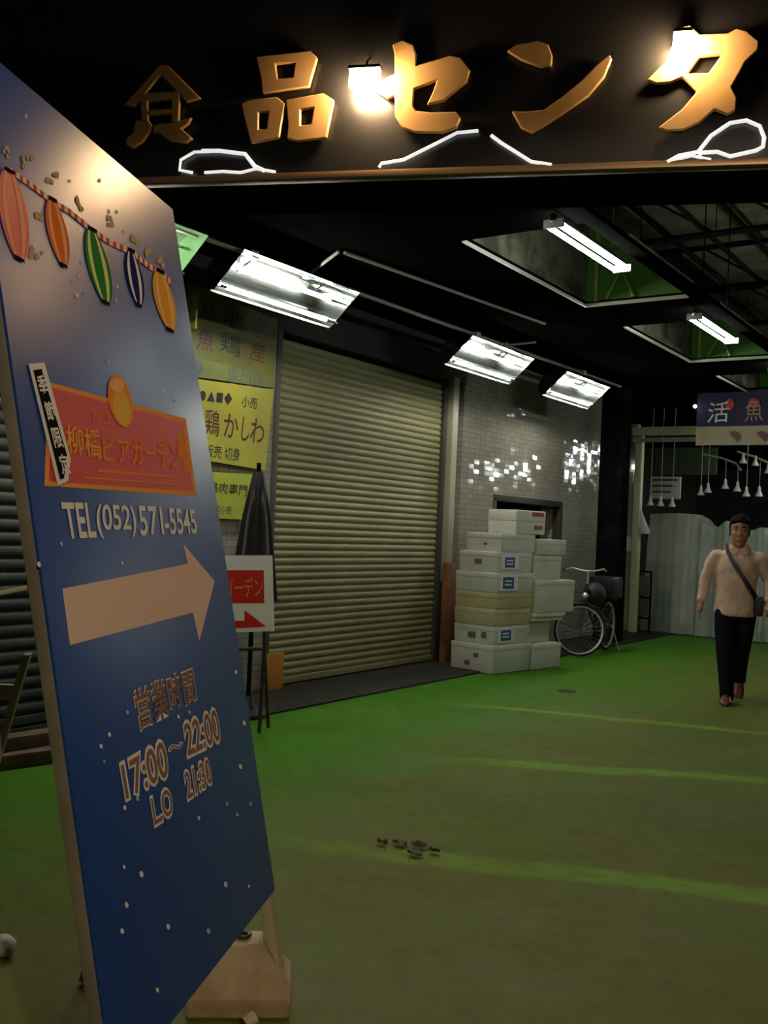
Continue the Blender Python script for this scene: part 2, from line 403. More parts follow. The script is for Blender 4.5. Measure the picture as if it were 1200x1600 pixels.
letter([[(403,93),(487,84),(499,95),(486,141),(413,151),(411,128)],
        [(380,166),(392,160),(436,156),(449,166),(440,220),(396,228),(388,200)],
        [(450,160),(508,150),(525,161),(513,220),(468,225),(451,221),(453,200)]],
       [(0,[(434,105),(464,104),(461,125),(437,128)]),(1,[(408,181),(423,179),(420,205),(408,206)]),(2,[(473,176),(493,173),(489,198),(473,200)])])
letter([z2([(30,148),(60,135),(95,150),(105,180),(105,214),(160,198),(208,182),(240,190),(272,230),(262,265),(190,325),(137,336),(155,300),(168,262),(98,288),(95,340),(105,355),(150,360),(228,358),(243,378),(230,408),(185,424),(100,422),(60,408),(38,370),(38,310),(16,318),(-38,284),(16,250),(38,240),(37,180)])])
letter([z2([(385,170),(415,150),(480,137),(515,150),(528,185),(525,215),(490,220),(430,198)]),
        z2([(400,356),(440,358),(500,352),(560,310),(620,260),(670,208),(705,180),(712,195),(690,250),(640,310),(560,365),(500,405),(465,425),(430,410)])])
letter([z2([(925,95),(908,130),(880,200),(820,260),(850,272),(895,268),(930,252),(975,297),(930,350),(855,408),(880,418),(935,415),(985,392),(1030,352),(1070,368),(1095,355),(1100,315),(1083,282),(1110,235),(1125,205),(1165,168),(1168,140),(1130,108),(1100,100),(1070,115),(985,118),(955,88)])],
       [(0, z2([(985,190),(1052,183),(1012,238),(948,240)]))])
letter([[(255,104),(268,108),(318,158),(296,164),(256,122),(214,172),(198,168),(232,130)],
        [(222,150),(286,146),(284,196),(272,196),(272,160),(236,163),(237,196),(226,198)],
        [(216,192),(235,190),(243,200),(239,211),(228,226),(212,236),(202,230),(201,221),(213,210)],
        [(252,197),(270,196),(304,187),(299,198),(288,205),(305,220),(295,227),(270,225),(252,212),(243,212),(244,200)],
        [(234,176),(274,173),(274,182),(235,185)]])
def reflection_tube(px, r=.012):
    MB().tube([FB.hit(*q)+FN*.02 for q in px], r*.8, 8).build('reflection_outline', rope, fs)  # rope: glow material standing in for car reflections
reflection_tube([(330,239),(306,240),(285,252),(283,268),(303,272)], .010); reflection_tube([(318,238),(345,238),(385,243),(400,262),(415,269)], .013); reflection_tube([(322,272),(350,270),(378,272),(402,266),(432,271)], .010)
reflection_tube([(594,264),(597,258),(632,252),(660,238),(680,228),(715,210),(748,207)], .010); reflection_tube([(768,214),(784,226),(800,236),(830,255),(862,260)], .011)
reflection_tube([(1042,256),(1060,246),(1090,240),(1110,215),(1140,195),(1165,191),(1186,200),(1193,218),(1191,232),(1180,238),(1140,247),(1120,240),(1095,241),(1092,248)], .012); reflection_tube([(1048,254),(1080,246),(1110,252)], .009)
# two warm floodlights standing off the board
lens = mat('warm lamp glass', (1, .9, .7), .4, emit=(1, .66, .34), estr=BULB)
housing = mat('dark lamp housing', (.02, .02, .02), .5)
def flood(px, py, wd, ht, label):
    c = Plane(FB.pt(0, 0, .09), FB.ux, FB.uy).hit(px, py)
    t = thing('floodlight', label, 'lamp', c)
    MB().obox(c, FB.ux*wd, FB.uy*ht, FN*.02, .006).build('lens', lens, t)
    mb = MB(); mb.obox(c+FB.uy*(ht+.012), FB.ux*wd*1.05, FB.uy*.008, FN*.03, .003)
    mb.tube([c+FB.uy*(ht+.012), c+FB.uy*(ht+.07)-FN*.04, c+FB.uy*(ht+.10)-FN*.088], .006, 8); mb.build('bracket', housing, t)
flood(570, 124, .075, .04, 'small glaring warm floodlight between the second and third gold characters')
flood(1066, 70, .04, .045, 'small glaring warm floodlight at the top left of the last gold character')

# ================================================================== fluorescent fittings
lamp_m = mat('bright fluorescent tube', (1, 1, 1), .4, emit=(1, 1, .9), estr=LAMPS)
tube_m = mat('fluorescent tube', (1, 1, 1), .4, emit=(.92, 1, .93), estr=TUBE)
capm = mat('tube end cap', (.6, .6, .58), .4)
refl = mat('polished aluminium reflector', (.45, .48, .46), .14, 1)
grn_end = mat('greenish end plate', (.035, .12, .022), .5)
outer = mat('dark reflector back', (.03, .03, .03), .5)
def tube_bm(a, b, r=.0165):
    a, b = Vector(a), Vector(b); d = (b-a).normalized()
    return MB().tube([a, b], r, 12)
def reflector_lamp(y0, y1, label, end=refl, cx=-5.1, cz=3.3):
    t = thing('reflector_lamp', label, 'lamp', (cx, (y0+y1)/2, cz), group='reflector lamps hung along the shop fronts')
    n = Vector((.80, 0, -.60)); u = Vector((.60, 0, .80)); c = Vector((cx, 0, cz))
    prof = []
    for k in range(13):
        a = math.pi*(k/12)
        prof.append(c + u*(-.165*math.cos(a)) - n*(.13*math.sin(a)**.8 if a not in (0, math.pi) else 0))
    prof = [c-u*.165+n*.015] + prof[1:-1] + [c+u*.20+n*.05, c+u*.23+n*.09]
    mb = MB(); Y0, Y1 = Vector((0, y0, 0)), Vector((0, y1, 0))
    mb.loft([[p+Y0 for p in prof], [p+Y1 for p in prof]], closed_ring=False, cap=False); mb.build('reflector', refl, t)
    mb = MB(); back = [p-n*.008+(p-c).normalized()*.006 for p in prof]
    mb.loft([[p+Y0 for p in back], [p+Y1 for p in back]], closed_ring=False, cap=False); mb.build('reflector_back', outer, t)
    for y in (y0, y1):
        mb = MB(); mb.prism([p+Vector((0, y, 0)) for p in prof], (0, .006 if y == y1 else -.006, 0)); mb.build('end_plate', end, t)
    for s in (-.09, .06):
        a = c+u*s+n*(.058 if s < 0 else -.015)
        tube_bm(a+Vector((0, y0+.06, 0)), a+Vector((0, y1-.16, 0))).build('fluorescent_tube', lamp_m, t)
        for ya, yb in ((y0+.005, y0+.06), (y1-.16, y1-.005)): MB().tube([a+Vector((0, ya, 0)), a+Vector((0, yb, 0))], .012, 10).build('tube_socket', refl, t)
    mb = MB(); q = c-u*.165+n*.015; mb.tube([q+Vector((0, y0-.03, 0)), q+Vector((0, y1-.02, 0))], .009, 8); mb.build('lip', edge, t)
    for y in (y0+.25, y1-.3):
        mb = MB(); mb.tube([c-n*.12+Vector((0, y, 0)), (cx+.1, y, 3.43+.012*(y-3.6))], .008, 6); mb.build('hanger', steel, t)
    return t
reflector_lamp(3.62, 4.88, 'green-ended reflector lamp half hidden behind the blue sign', grn_end)
reflector_lamp(5.25, 6.66, 'large twin-tube reflector lamp above the yellow posters')
reflector_lamp(8.6, 10.0, 'twin-tube reflector lamp above the pale post beside the roller shutter')
reflector_lamp(10.9, 12.25, 'farthest twin-tube reflector lamp, above the tiled wall')
galv = mat('galvanised pipe', (.30, .30, .26), .45, .3)
t = thing('support_pipe', 'long grey pipe along the shop fronts carrying the reflector lamps', 'pipe', (-5.0, 8, 3.5))
zp = lambda y: 3.43+.012*(y-3.6)
mb = MB(); mb.tube([(-5.0, 3.6, zp(3.6)), (-5.0, 12.9, zp(12.9))], .018, 10); mb.build('pipe', galv, t)
mb = MB(); mb.tube([(-5.03, 3.6, zp(3.6)+.025), (-5.03, 12.5, zp(12.5)+.025)], .008, 8); mb.build('cable', housing, t)
for y, e in ((6.1, (-4.62, 6.0, 3.575)), (9.5, (-4.78, 9.8, 3.575))):
    p = Vector((-5.0, y, zp(y)))
    mb = MB(); mb.tube([p, e], .013, 8); mb.box((p.x-.03, p.y-.03, p.z-.03), (p.x+.03, p.y+.03, p.z+.03), .008); mb.build('brace', galv, t)
for y in (5.45, 8.85, 11.6):
    mb = MB(); mb.box((-5.04, y-.04, zp(y)-.03), (-4.96, y+.04, zp(y)+.03), .01); mb.build('clamp', mat('pale clamp', (.5, .5, .45), .4), t)
mb = MB(); mb.tube([(-4.60, 6.05, 3.575), (-4.3, 9.0, 3.58)], .014, 8); tag(mb.build('steel_strut', galv), 'thin grey strut running under the dark ceiling above the roller shutter', 'strut')
def tube_light(y, label):
    t = thing('ceiling_tube_light', label, 'lamp', (-2.78, y+.62, 3.52), group='twin tube lights in the ceiling coffers')
    for s in (-.05, .05):
        tube_bm((-2.78+s, y, 3.5), (-2.78+s, y+1.2, 3.5)).build('fluorescent_tube', tube_m, t)
    MB().box((-2.80, y-.03, 3.515), (-2.76, y+1.23, 3.575), .008).build('batten', refl, t)
    for yy in (y-.012, y+1.212): MB().box((-2.85, yy-.012, 3.48), (-2.71, yy+.012, 3.535), .004).build('lamp_holder', capm, t)
    for yy in (y+.2, y+1.0): MB().tube([(-2.78, yy, 3.575), (-2.78, yy, 5.25)], .006, 6).build('hanger', steel, t)
tube_light(5.9, 'nearest bright twin tube light under the ceiling coffer')
tube_light(8.92, 'second bright twin tube light, hung farther along the coffers')
tube_light(11.95, 'twin tube light beyond the right edge over the far passage')
tube_light(14.95, 'farthest twin tube light, over the sheeted counter')

# ================================================================== blue A-frame sign
hS = ray(864, 833).normalized()                       # its long horizontal edge (towards the back)
BR = atd(430, 1390, 3.16); TRc = atd(250, 310, 3.16)
SP = Plane(BR, hS, TRc-BR)                            # origin bottom right-rear corner; u along the edge (negative = nearer), v up
SN = SP.n if SP.n.dot(EYE-BR) > 0 else -SP.n
SH = (SP.uv(250, 310)[1]); SW = -SP.uv(183, 1729)[0]
cream = mat('cream painted wood', (.52, .44, .30), .55, noise=(6, (.40, .33, .22), .35, .7))
frame_m = mat('weathered grey wood frame', (.20, .18, .13), .6, noise=(7, (.14, .125, .09), .35, .7))
blue = mat('glossy blue printed sheet', (.008, .045, .25), .38, spec=.6, noise=(1.2, (.011, .056, .30), .35, .7))
t_sign = thing('sandwich_board', 'tall leaning blue beer garden sign with lanterns and a big pale arrow', 'sign', (BR.x, BR.y, 0))
def sbox(mb, u0, u1, v0, v1, n0, n1, bev=0):
    sg = 1 if SN.dot(SP.n) > 0 else -1
    c = SP.pt((u0+u1)/2, (v0+v1)/2, sg*(n0+n1)/2)
    return mb.obox(c, SP.ux*(u1-u0)/2, SP.uy*(v1-v0)/2, SP.n*(n1-n0)/2, bev)
sbox(MB(), -SW, 0, 0, SH, -.006, 0, .001).build('panel', blue, t_sign)
def floor_v(u): # v at which the plane meets the floor for that u
    q = SP.pt(u, 0); return -q.z/SP.uy.z
sbox(MB(), -SW, -SW+.045, floor_v(-SW)+.01, SH, -.036, -.0065, .003).build('frame_leg', frame_m, t_sign)
sbox(MB(), -.05, 0, floor_v(0)+.01, SH, -.036, -.0065, .003).build('frame_leg', cream, t_sign)['label'] = 'cream frame leg running down into the weight'
sbox(MB(), -SW+.045, -.05, SH-.045, SH, -.036, -.0065, .003).build('frame_rail', frame_m, t_sign)
sbox(MB(), -SW+.045, -.05, .02, .065, -.036, -.0065, .003).build('frame_rail', frame_m, t_sign)
# rear prop, hidden behind the panel
a = SP.pt(-.12, SH*.5) - SN*.05; b = a + Vector((SN.x, SN.y, 0)).normalized()*-.3; b.z = .01
d = (b-a).normalized(); MB().obox((a+b)/2, d*(b-a).length/2, SP.ux*.016, d.cross(SP.ux)*.012, .002).build('prop_leg', cream, t_sign)
# a slim trestle standing between the sign and the shutters
p0, p1 = atd(43, 1022, 2.7), atd(-2, 1176, 2.75)
t_tr = thing('trestle', 'slim pale wooden trestle leg and crossbar showing left of the blue sign', 'trestle', (p1.x, p1.y, 0))
d = (p1-p0).normalized(); pe = p0 + d*((p0.z-.005)/-d.z); sdv = CR.copy(); sdv.z = 0
MB().obox((p0+pe)/2, d*(pe-p0).length/2, sdv*.010, d.cross(sdv)*.012, .002).build('leg', cream, t_tr)
q0 = p0 - sdv*.45; qe = pe - sdv*.12 ; d2 = (qe-q0).normalized()
MB().obox((q0+qe)/2, d2*(qe-q0).length/2, d2.cross(Vector((0, 1, 0))).normalized()*.010, Vector((0, 1, 0))*.012, .002).build('leg', cream, t_tr)
m0 = p0.lerp(pe, (p0.z-atd(22, 1082, 2.7).z)/(p0.z-pe.z)); m1 = Vector((m0.x, m0.y, m0.z))-sdv*.38
MB().obox((m0+m1)/2, (m1-m0)/2, Vector((0, 0, 1))*.018, sdv.cross(Vector((0, 0, 1)))*.01, .002).build('crossbar', cream, t_tr)
a = SP.pt(-SW+.01, SP.uv(28, 918)[1]) - SN*.04
MB().tube([a, a-SN*.12+Vector((0, 0, -.004)), a-SN*.3+Vector((0, 0, .01))], .006, 8).build('cord', mat('pale cord', (.4, .38, .3), .7), t_sign)

# --- printing on the sign
_lay = [0]
def printed(name, loops, m, holes=(), lvl=1):
    _lay[0] += 1
    off = .0006*lvl + .00002*(_lay[0] % 20)
    mb = MB()
    for i, p in enumerate(loops):
        hs = [[SP.hit(*q)+SN*off for q in h] for (k, h) in holes if k == i]
        mb.prism([SP.hit(*q)+SN*off for q in p], SN*.0003, hs)
    return mb.build(name, m, t_sign, smooth=False)
def ellipse(cx, cy, rx, ry, tilt=0, n=20):
    c, s = math.cos(tilt), math.sin(tilt)
    return [(cx+rx*math.cos(a)*c-ry*math.sin(a)*s, cy+rx*math.cos(a)*s+ry*math.sin(a)*c) for a in [2*math.pi*k/n for k in range(n)]]
ink = lambda n, c, sp=0: mat('print '+n, c, .5, spec=sp)
wht, warm_wht = ink('white', (.78, .74, .70)), ink('warm lit white', (.74, .54, .45))
red, org, ylw = ink('red', (.62, .045, .025), .15), ink('orange', (.80, .26, .06)), ink('amber', (.80, .42, .09))
grn, nvy, blk, tan = ink('green', (.03, .22, .04)), ink('navy', (.02, .02, .14)), ink('black', (.012, .012, .014)), ink('tan', (.52, .38, .20))
printed('arrow', [[(97,920),(293,881),(286,850),(335,908),(311,1002),(301,957),(109,1008)]], warm_wht)  # white arrow; the warm light on it is put into its pinkish ink
# red plaque
printed('plaque_border', [[(75,597),(290,654),(307,775),(69,759)]], ink('orange edge', (.85, .33, .08)))
printed('plaque', [[(80,606),(285,660),(301,767),(76,752)]], red, lvl=2)
printed('plaque_line', [[(152,733),(285,745),(286,749),(152,738)]], org, lvl=3)
printed('plaque_line', [[(130,745),(292,757),(292,760),(130,748)]], org, lvl=3)
printed('mug', [ellipse(187, 627, 18, 42, -.22)], ink('mug orange', (.85, .30, .07)), lvl=4)
printed('mug_beer', [ellipse(189, 639, 13, 28, -.2)], ink('mug amber', (.80, .45, .10)), lvl=5)
printed('mug_foam', [ellipse(181, 603, 11, 11, 0)], ink('mug foam', (.88, .45, .2)), lvl=6)
printed('flower', [ellipse(284, 704, 7, 14), ellipse(291, 728, 6, 12), ellipse(280, 684, 5, 9)], org, lvl=3)
def write(s, quad, m, lvl=4, weight=0, name='lettering'):
    mb = MB(); q = [SP.hit(*p) for p in quad]
    sgn = 1 if (q[1]-q[0]).cross(q[3]-q[0]).dot(SN) > 0 else -1
    lettering(mb, s, q, sgn*.0006*lvl, weight); return mb.build(name, m, t_sign, smooth=False)
write('柳橋', [(104,707),(158,719),(154,672),(100,664)], ylw, 5, .01)
write('ビアガーデン', [(160,722),(282,735),(277,690),(158,680)], org, 5, .02)
write('屋上', [(143,662),(176,666),(174,646),(141,641)], org, 5, .01)
# black and white strip at its left
printed('strip_border', [[(42,569),(67,567),(108,716),(104,752),(88,760)]], wht, lvl=6)
printed('strip', [[(49,579),(62,577),(102,712),(97,748),(91,750)]], blk, lvl=7)
for i, ch in enumerate('季節限定'):
    y0 = 586+i*41; k = .30
    x = 50+(y0-579)*.275
    write(ch, [(x+9,y0+33),(x+23,y0+32),(x+14,y0),(x+1,y0+1)], wht, 8, .02)
# telephone line, hours
def outlined(s, quad, wf=.05):
    fx, fy = 1.1*wf/(.8*len(s)), 1.1*wf/.74
    bl, br, tr, tl = [Vector(p) for p in quad]
    def at(a, b): return tuple((bl*(1-a)+br*a)*(1-b)+(tl*(1-a)+tr*a)*b)
    write(s, [at(-fx, -fy), at(1+fx, -fy), at(1+fx, 1+fy), at(-fx, 1+fy)], wht, 2, wf)
    return write(s, quad, pnk2, 4, .012)
pnk2 = ink('rose brown', (.27, .14, .11))
write('TEL', [(104,842),(150,840),(144,786),(94,785)], wht, 3, .02)
write('(052)', [(152,842),(214,839),(209,790),(148,787)], wht, 3, .015)
write('571', [(219,838),(256,836),(251,792),(214,790)], wht, 3, .015)
write('-5545', [(258,836),(308,834),(303,796),(254,793)], wht, 3, .015)
outlined('営業時間', [(217,1142),(307,1092),(299,1043),(207,1080)], .03)
outlined('17:00', [(196,1250),(264,1212),(255,1156),(187,1196)], .075)
outlined('～', [(264,1176),(285,1166),(283,1158),(262,1167)], .075)
outlined('22:00', [(292,1182),(345,1156),(337,1107),(285,1132)], .075)
outlined('L.O', [(241,1290),(271,1270),(264,1230),(234,1248)], .075)
outlined('21:30', [(292,1250),(332,1222),(325,1184),(286,1208)], .075)
# lantern garland
def lantern(top, bot, hw, base, stripe, caps=blk):
    (x0, y0), (x1, y1) = top, bot
    def P(s, t): # s across (-1..1), t along 0..1
        ww = hw*math.sin(math.pi*min(max(t*.86+.07, 0), 1))**.6
        return (x0+(x1-x0)*t+ww*s, y0+(y1-y0)*t+ww*s*.55)
    T = [k/14 for k in range(15)]
    printed('lantern', [[P(-1, t) for t in T]+[P(1, t) for t in T[::-1]]], base, lvl=4)
    for a, b in ((-.72, -.42), (.38, .70)):
        printed('lantern_stripe', [[P(a, t) for t in T]+[P(b, t) for t in T[::-1]]], stripe, lvl=5)
    printed('lantern_cap', [[P(-.9, 0), (P(-.9, 0)[0]+1, P(-.9, 0)[1]-6), (P(.9, 0)[0]+1, P(.9, 0)[1]-6), P(.9, 0)]], caps, lvl=6)
    printed('lantern_cap', [[P(-.8, 1), (P(-.8, 1)[0]+1, P(-.8, 1)[1]+6), (P(.8, 1)[0]+1, P(.8, 1)[1]+6), P(.8, 1)]], caps, lvl=6)
sal = ink('salmon', (.85, .42, .25)); amb = ink('light amber', (.82, .5, .2))
lantern((12,270),(28,402), 23, red, sal); lantern((80,315),(97,412), 17, ink('deep orange', (.75, .17, .03)), sal)
lantern((142,362),(163,470), 19, grn, ink('pale yellow', (.75, .66, .3))); lantern((203,395),(215,474), 14, nvy, wht)
lantern((248,427),(264,513), 17, ink('ochre', (.74, .36, .05)), amb)
strip_r, strip_w = ink('rope red', (.65, .09, .06)), ink('rope white', (.8, .68, .6))
garl = [(14,266),(45,287),(78,312),(110,332),(140,357),(170,378),(202,392),(225,410),(250,427),(268,442)]
for i in range(len(garl)-1):
    if i in (0,): pass
    (xa, ya), (xb, yb) = garl[i], garl[i+1]
    for k in range(6):
        p, q = k/6, (k+1)/6
        A = (xa+(xb-xa)*p, ya+(yb-ya)*p); B = (xa+(xb-xa)*q, ya+(yb-ya)*q)
        printed('garland_cord', [[(A[0], A[1]-4), (B[0], B[1]-4), (B[0], B[1]+5), (A[0], A[1]+5)]], strip_r if k % 2 else strip_w, lvl=3)
rng = random.Random(7)
for cx, cy, n, sp in ((12,238,5,10),(42,258,7,12),(82,278,6,12),(125,318,5,9),(172,345,4,8),(208,372,5,8),(232,398,5,8),(250,412,4,8),(52,395,4,10),(60,340,4,6)):
    loops = [ellipse(cx+rng.uniform(-1, 1)*sp*.7, cy+rng.uniform(-1, 1)*sp, rng.uniform(2, 4), rng.uniform(3.5, 7), -.2, 8) for _ in range(n)]
    for l in loops[:4]: printed('sparkle', [l], tan, lvl=2)
for x, y, r in ((40,182,3),(155,282,2.5),(108,283,2),(112,440,2.5),(122,432,2.5),(119,462,3),(130,458,2),(126,410,2.5),(180,470,2.5),(170,330,2.5),(182,331,2.5),(65,395,3),(193,362,2.5),(183,448,2),
                (95,850,3),(60,882,3.5),(255,612,2.5),(271,626,2.5),(168,566,3),(190,880,2),(157,1166,3),(170,1148,3),(162,1190,2),(198,1113,3),(194,1262,3),(214,1248,3),(295,1113,2.5),(278,1120,2.5),(220,1366,4),(197,1414,3.5),(190,1455,3.5),(262,1448,3.5),(325,1455,3.5),(352,1382,3.5),(310,1278,2.5),(354,1256,2.5),(375,1198,3),(370,1273,2.5),(391,1256,2.5),(381,1130,3),(368,1050,2.5),(193,1355,2.5),(388,1385,2),(245,1547,3)):
    printed('star', [ellipse(x, y, r*.8, r*1.35, -.2, 8)], wht if rng.random() < .7 else ink('pale blue', (.35, .5, .7)), lvl=2)

# --- cast weight the sign's rear leg stands in
t = thing('sign_weight', 'chipped cream sloping weight block holding down the foot of the blue sign', 'sign weight', atz(385, 1580, 0))
# footprint and top from the photograph, on real heights
b0, b1, b2 = atz(452, 1592, 0), atz(487, 1532, 0), atz(290, 1592, 0)
ex = (b0-b2).normalized(); ey = Vector((-ex.y, ex.x, 0))
Wd, Dp = (b0-b2).length, max((b1-b0).dot(ey), .3)
def fr(x, y, z): return b2+ex*x+ey*y+Vector((0, 0, z))
def rect(m, z, mx=None): mx = mx or m; return [fr(mx, m, z), fr(Wd-mx, m, z), fr(Wd-mx, Dp-m, z), fr(mx, Dp-m, z)]
mb = MB(); mb.loft([rect(.0, .0), rect(0, .05), rect(.012, .058), rect(.088, .172), rect(.096, .18)])
bmesh.ops.bevel(mb.bm, geom=mb.bm.edges[:], offset=.005, segments=2, affect='EDGES')
mb.build('block', mat('stained cream cast block', (.46, .36, .22), .6, noise=(5, (.27, .15, .06), .42, .68), bump=(30, .3)), t)
c = fr(Wd*.5, Dp*.5, .18); MB().lathe([(.02, .0), (.028, .008), (.026, .014), (.016, .012), (.015, .002)], c, 16).build('filler_hole', housing, t)
MB().tube([atz(383, 1600, .02), atz(399, 1588, .035)], .02, 12).build('foot_peg', cream, t)

# ================================================================== left edge: beams, pale lump
wood = mat('old brown timber', (.16, .095, .045), .7, noise=(6, (.08, .048, .024), .35, .7), bump=(25, .4))
for (pa, pb, z0, z1, lab) in (((-20, 1208), (92, 1192), 0, .085, 'lower of two old brown timbers lying on the floor behind the blue sign'), ((-20, 1180), (90, 1162), .087, .165, 'upper of two old brown timbers lying behind the blue sign')):
    a = atz(*pa, z0); b = a + Vector((0, 1, 0))*0 + (atz(*pb, z0)-a); d = (b-a).normalized(); n = Vector((-d.y, d.x, 0))
    tag(MB().obox((a+b)/2+n*.06+Vector((0, 0, (z1-z0)/2)), d*((b-a).length/2+.15), n*.06, Vector((0, 0, (z1-z0)/2)), .008).build('timber', wood), lab, 'timber', 'old timbers')
q = atz(3, 1494, 0); mb = MB(); mb.sphere((q.x, q.y, .035), .042, 14, (1.2, 1, .85)); tag(mb.build('crumpled_bag', mat('pale crumpled plastic', (.42, .44, .40), .5, bump=(30, .8))), 'small pale crumpled bag on the floor at the far lower left', 'bag')

# ================================================================== yellow posters
PW = Plane((WX+.03, 6, 1.5), (0, 1, 0), (0, 0, 1))
yel = mat('faded yellow poster', (.40, .36, .03), .5, noise=(3, (.31, .29, .04), .35, .7))
yel0 = mat('shaded olive yellow poster', (.15, .14, .015), .55, noise=(3, (.085, .09, .015), .35, .7))  # yellow darkened to olive: the lamp lip's shadow is put into the colour
yel2 = mat('olive weathered poster', (.15, .17, .04), .55, noise=(4, (.11, .12, .03), .35, .7))
lim = mat('lime yellow poster', (.36, .40, .035), .5)
pblk = mat('poster black ink', (.015, .012, .012), .5); pmar = mat('poster maroon ink', (.09, .012, .015), .5); pgry = mat('poster grey ink', (.08, .09, .09), .5)
def poster(label, pts, m, texts, depth=.02, strip=None):
    off = depth; c = PW.hit(*pts[0])
    th = thing('poster', label, 'poster', PW.hit(*pts[0])); MB().prism([PW.hit(*p) for p in pts], (off, 0, 0)).build('sheet', m, th, smooth=False)
    if strip: MB().prism([PW.hit(*p)+Vector((off+.0006, 0, 0)) for p in strip[0]], (.0004, 0, 0)).build('band', strip[1], th, smooth=False)
    for s, q, mm, wt in texts:
        wt = min(wt, .006)
        qq = [PW.hit(*p) for p in q]; mb = MB(); lettering(mb, s, qq, .0, wt)
        for v in mb.bm.verts: v.co.x = WX+.03+off+.002
        mb.build('lettering', mm, th, smooth=False)
    return th
poster('largest yellow poster on the wall, with three columns of dark characters', [(290,440),(432,500),(424,606),(296,588)], yel0, [
    ('地', [(343,508),(375,518),(377,490),(346,480)], pblk, .02), ('鶏', [(340,548),(372,560),(374,526),(342,517)], pblk, .02),
    ('名', [(390,527),(413,534),(415,500),(393,494)], pmar, .02), ('産', [(386,562),(410,569),(413,538),(389,531)], pmar, .02),
    ('鮮', [(310,498),(332,505),(334,474),(313,466)], pmar, .02), ('魚', [(303,545),(329,552),(332,518),(307,511)], pmar, .02),
    ('●', [(296,585),(314,587),(315,564),(297,562)], pgry, 0), ('専門店', [(350,599),(408,606),(411,580),(353,573)], pgry, .0)],
    strip=([(293,556),(428,590),(424,606),(296,588)], yel2))
poster('middle yellow poster with a big dark kashiwa line of lettering', [(296,591),(424,609),(411,735),(300,716)], yel, [
    ('●▲■◆', [(306,628),(358,634),(360,614),(308,608)], pblk, 0), ('小売', [(373,636),(397,640),(399,622),(375,618)], pblk, .02),
    ('鶏', [(316,679),(338,683),(340,643),(318,638)], pmar, .025), ('か', [(345,682),(367,687),(370,650),(347,645)], pmar, .03), ('し', [(372,688),(384,691),(388,655),(376,651)], pmar, .03), ('わ', [(386,690),(407,696),(411,658),(390,652)], pmar, .03),
    ('販売', [(316,713),(342,717),(343,697),(317,694)], pblk, .02), ('切身', [(346,718),(370,721),(372,701),(348,698)], pblk, .02)], depth=.026)
poster('lowest lime yellow poster partly behind the black parasol', [(300,736),(393,741),(379,812),(306,808)], lim, [
    ('鳥肉専門', [(322,768),(382,776),(384,758),(324,752)], pblk, .02), ('卸小売', [(332,802),(358,804),(359,791),(333,789)], pgry, .02)], depth=.02)
a = PW.hit(283, 462); b = PW.hit(297, 520)
tag(MB().box((WX+.02, a.y, b.z), (WX+.2, a.y+.02, a.z), .002).build('side_placard', lim), 'narrow bright yellow placard edge sticking out left of the largest poster', 'placard')

# ================================================================== parasol, small arrow sign on its stand, orange box
t = thing('folded_parasol', 'closed black parasol standing upright in front of the roller shutter', 'parasol', (-5.06, 5.70, 0))
cv = mat('black canvas', (.014, .014, .018), .38, bump=(8, .4)); c = Vector((-5.06, 5.70, 0))
prof = []
for k in range(13):
    u = k/12; z = 1.86-u*.98; r = .04+.115*u**.8
    ring = []
    for j in range(48):
        a = 2*math.pi*j/48; fold = 1+.22*math.cos(8*a)*min(1, u*3)
        ring.append(c+Vector((math.cos(a)*r*fold, math.sin(a)*r*fold, z)))
    prof.append(ring)
MB().loft(prof).build('canopy', cv, t)
MB().tube([c+Vector((0, 0, .03)), c+Vector((0, 0, 1.93))], .018, 12).build('pole', steel, t)
MB().lathe([(.0, 0), (.15, 0), (.15, .03), (.06, .06), (.03, .16), (.0, .16)], c, 24).build('base', housing, t)
AV = Plane(atd(385, 868, 7.0), (UR.x, UR.y, 0), (0, 0, 1))
wb = mat('white painted board', (.78, .76, .72), .45)
t = thing('arrow_sign', 'small white sign board with a red panel and a red arrow, on a black stand', 'sign', AV.hit(385, 1130))
nA = AV.n
pts = [(318,868),(424,868),(427,986),(318,990)]
MB().prism([AV.hit(*p) for p in pts], nA*-.025).build('board', wb, t)
def ared(name, p, m, off=.001): MB().prism([AV.hit(*q)+nA*off for q in p], nA*.0006).build(name, m, t, smooth=False)
rd = mat('red sign paint', (.55, .03, .015), .4)
ared('red_panel', [(325,891),(412,891),(413,942),(325,943)], rd); ared('arrow', [(325,970),(382,970),(382,953),(416,979),(382,981),(325,984)], rd)
mb = MB(); lettering(mb, 'ビアガーデン', [AV.hit(*p) for p in ((322,934),(411,932),(410,902),(322,903))], .0025, .0); mb.build('lettering', mat('orange lettering', (.8, .3, .1), .4), t, smooth=False)
for s in (0, 1):
    x = (330, 411)[s]
    MB().tube([AV.hit(x, 1014)-nA*.03, AV.pt(AV.uv(x-7, 1132)[0], -AV.P.z+.005)-nA*.02], .013, 8).build('leg', housing, t)
    MB().tube([AV.hit(x, 985)-nA*.03, AV.hit(x, 1014)-nA*.03], .013, 8).build('upright', housing, t)
    MB().tube([AV.hit(x, 1014)-nA*.03, AV.pt(AV.uv(x-7, 1132)[0], -AV.P.z+.005)-nA*.22], .012, 8).build('leg', housing, t)
MB().tube([AV.hit(326, 1016)-nA*.03, AV.hit(413, 1014)-nA*.03], .013, 8).build('crossbar', housing, t)
q = atz(404, 1078, .02)
tag(MB().box((WX+.08, q.y-.02, .02), (q.x+.09, q.y+.22, .34), .008).build('orange_crate', mat('orange brown carton', (.42, .17, .02), .6)), 'small orange carton on the ground behind the arrow sign stand', 'carton')

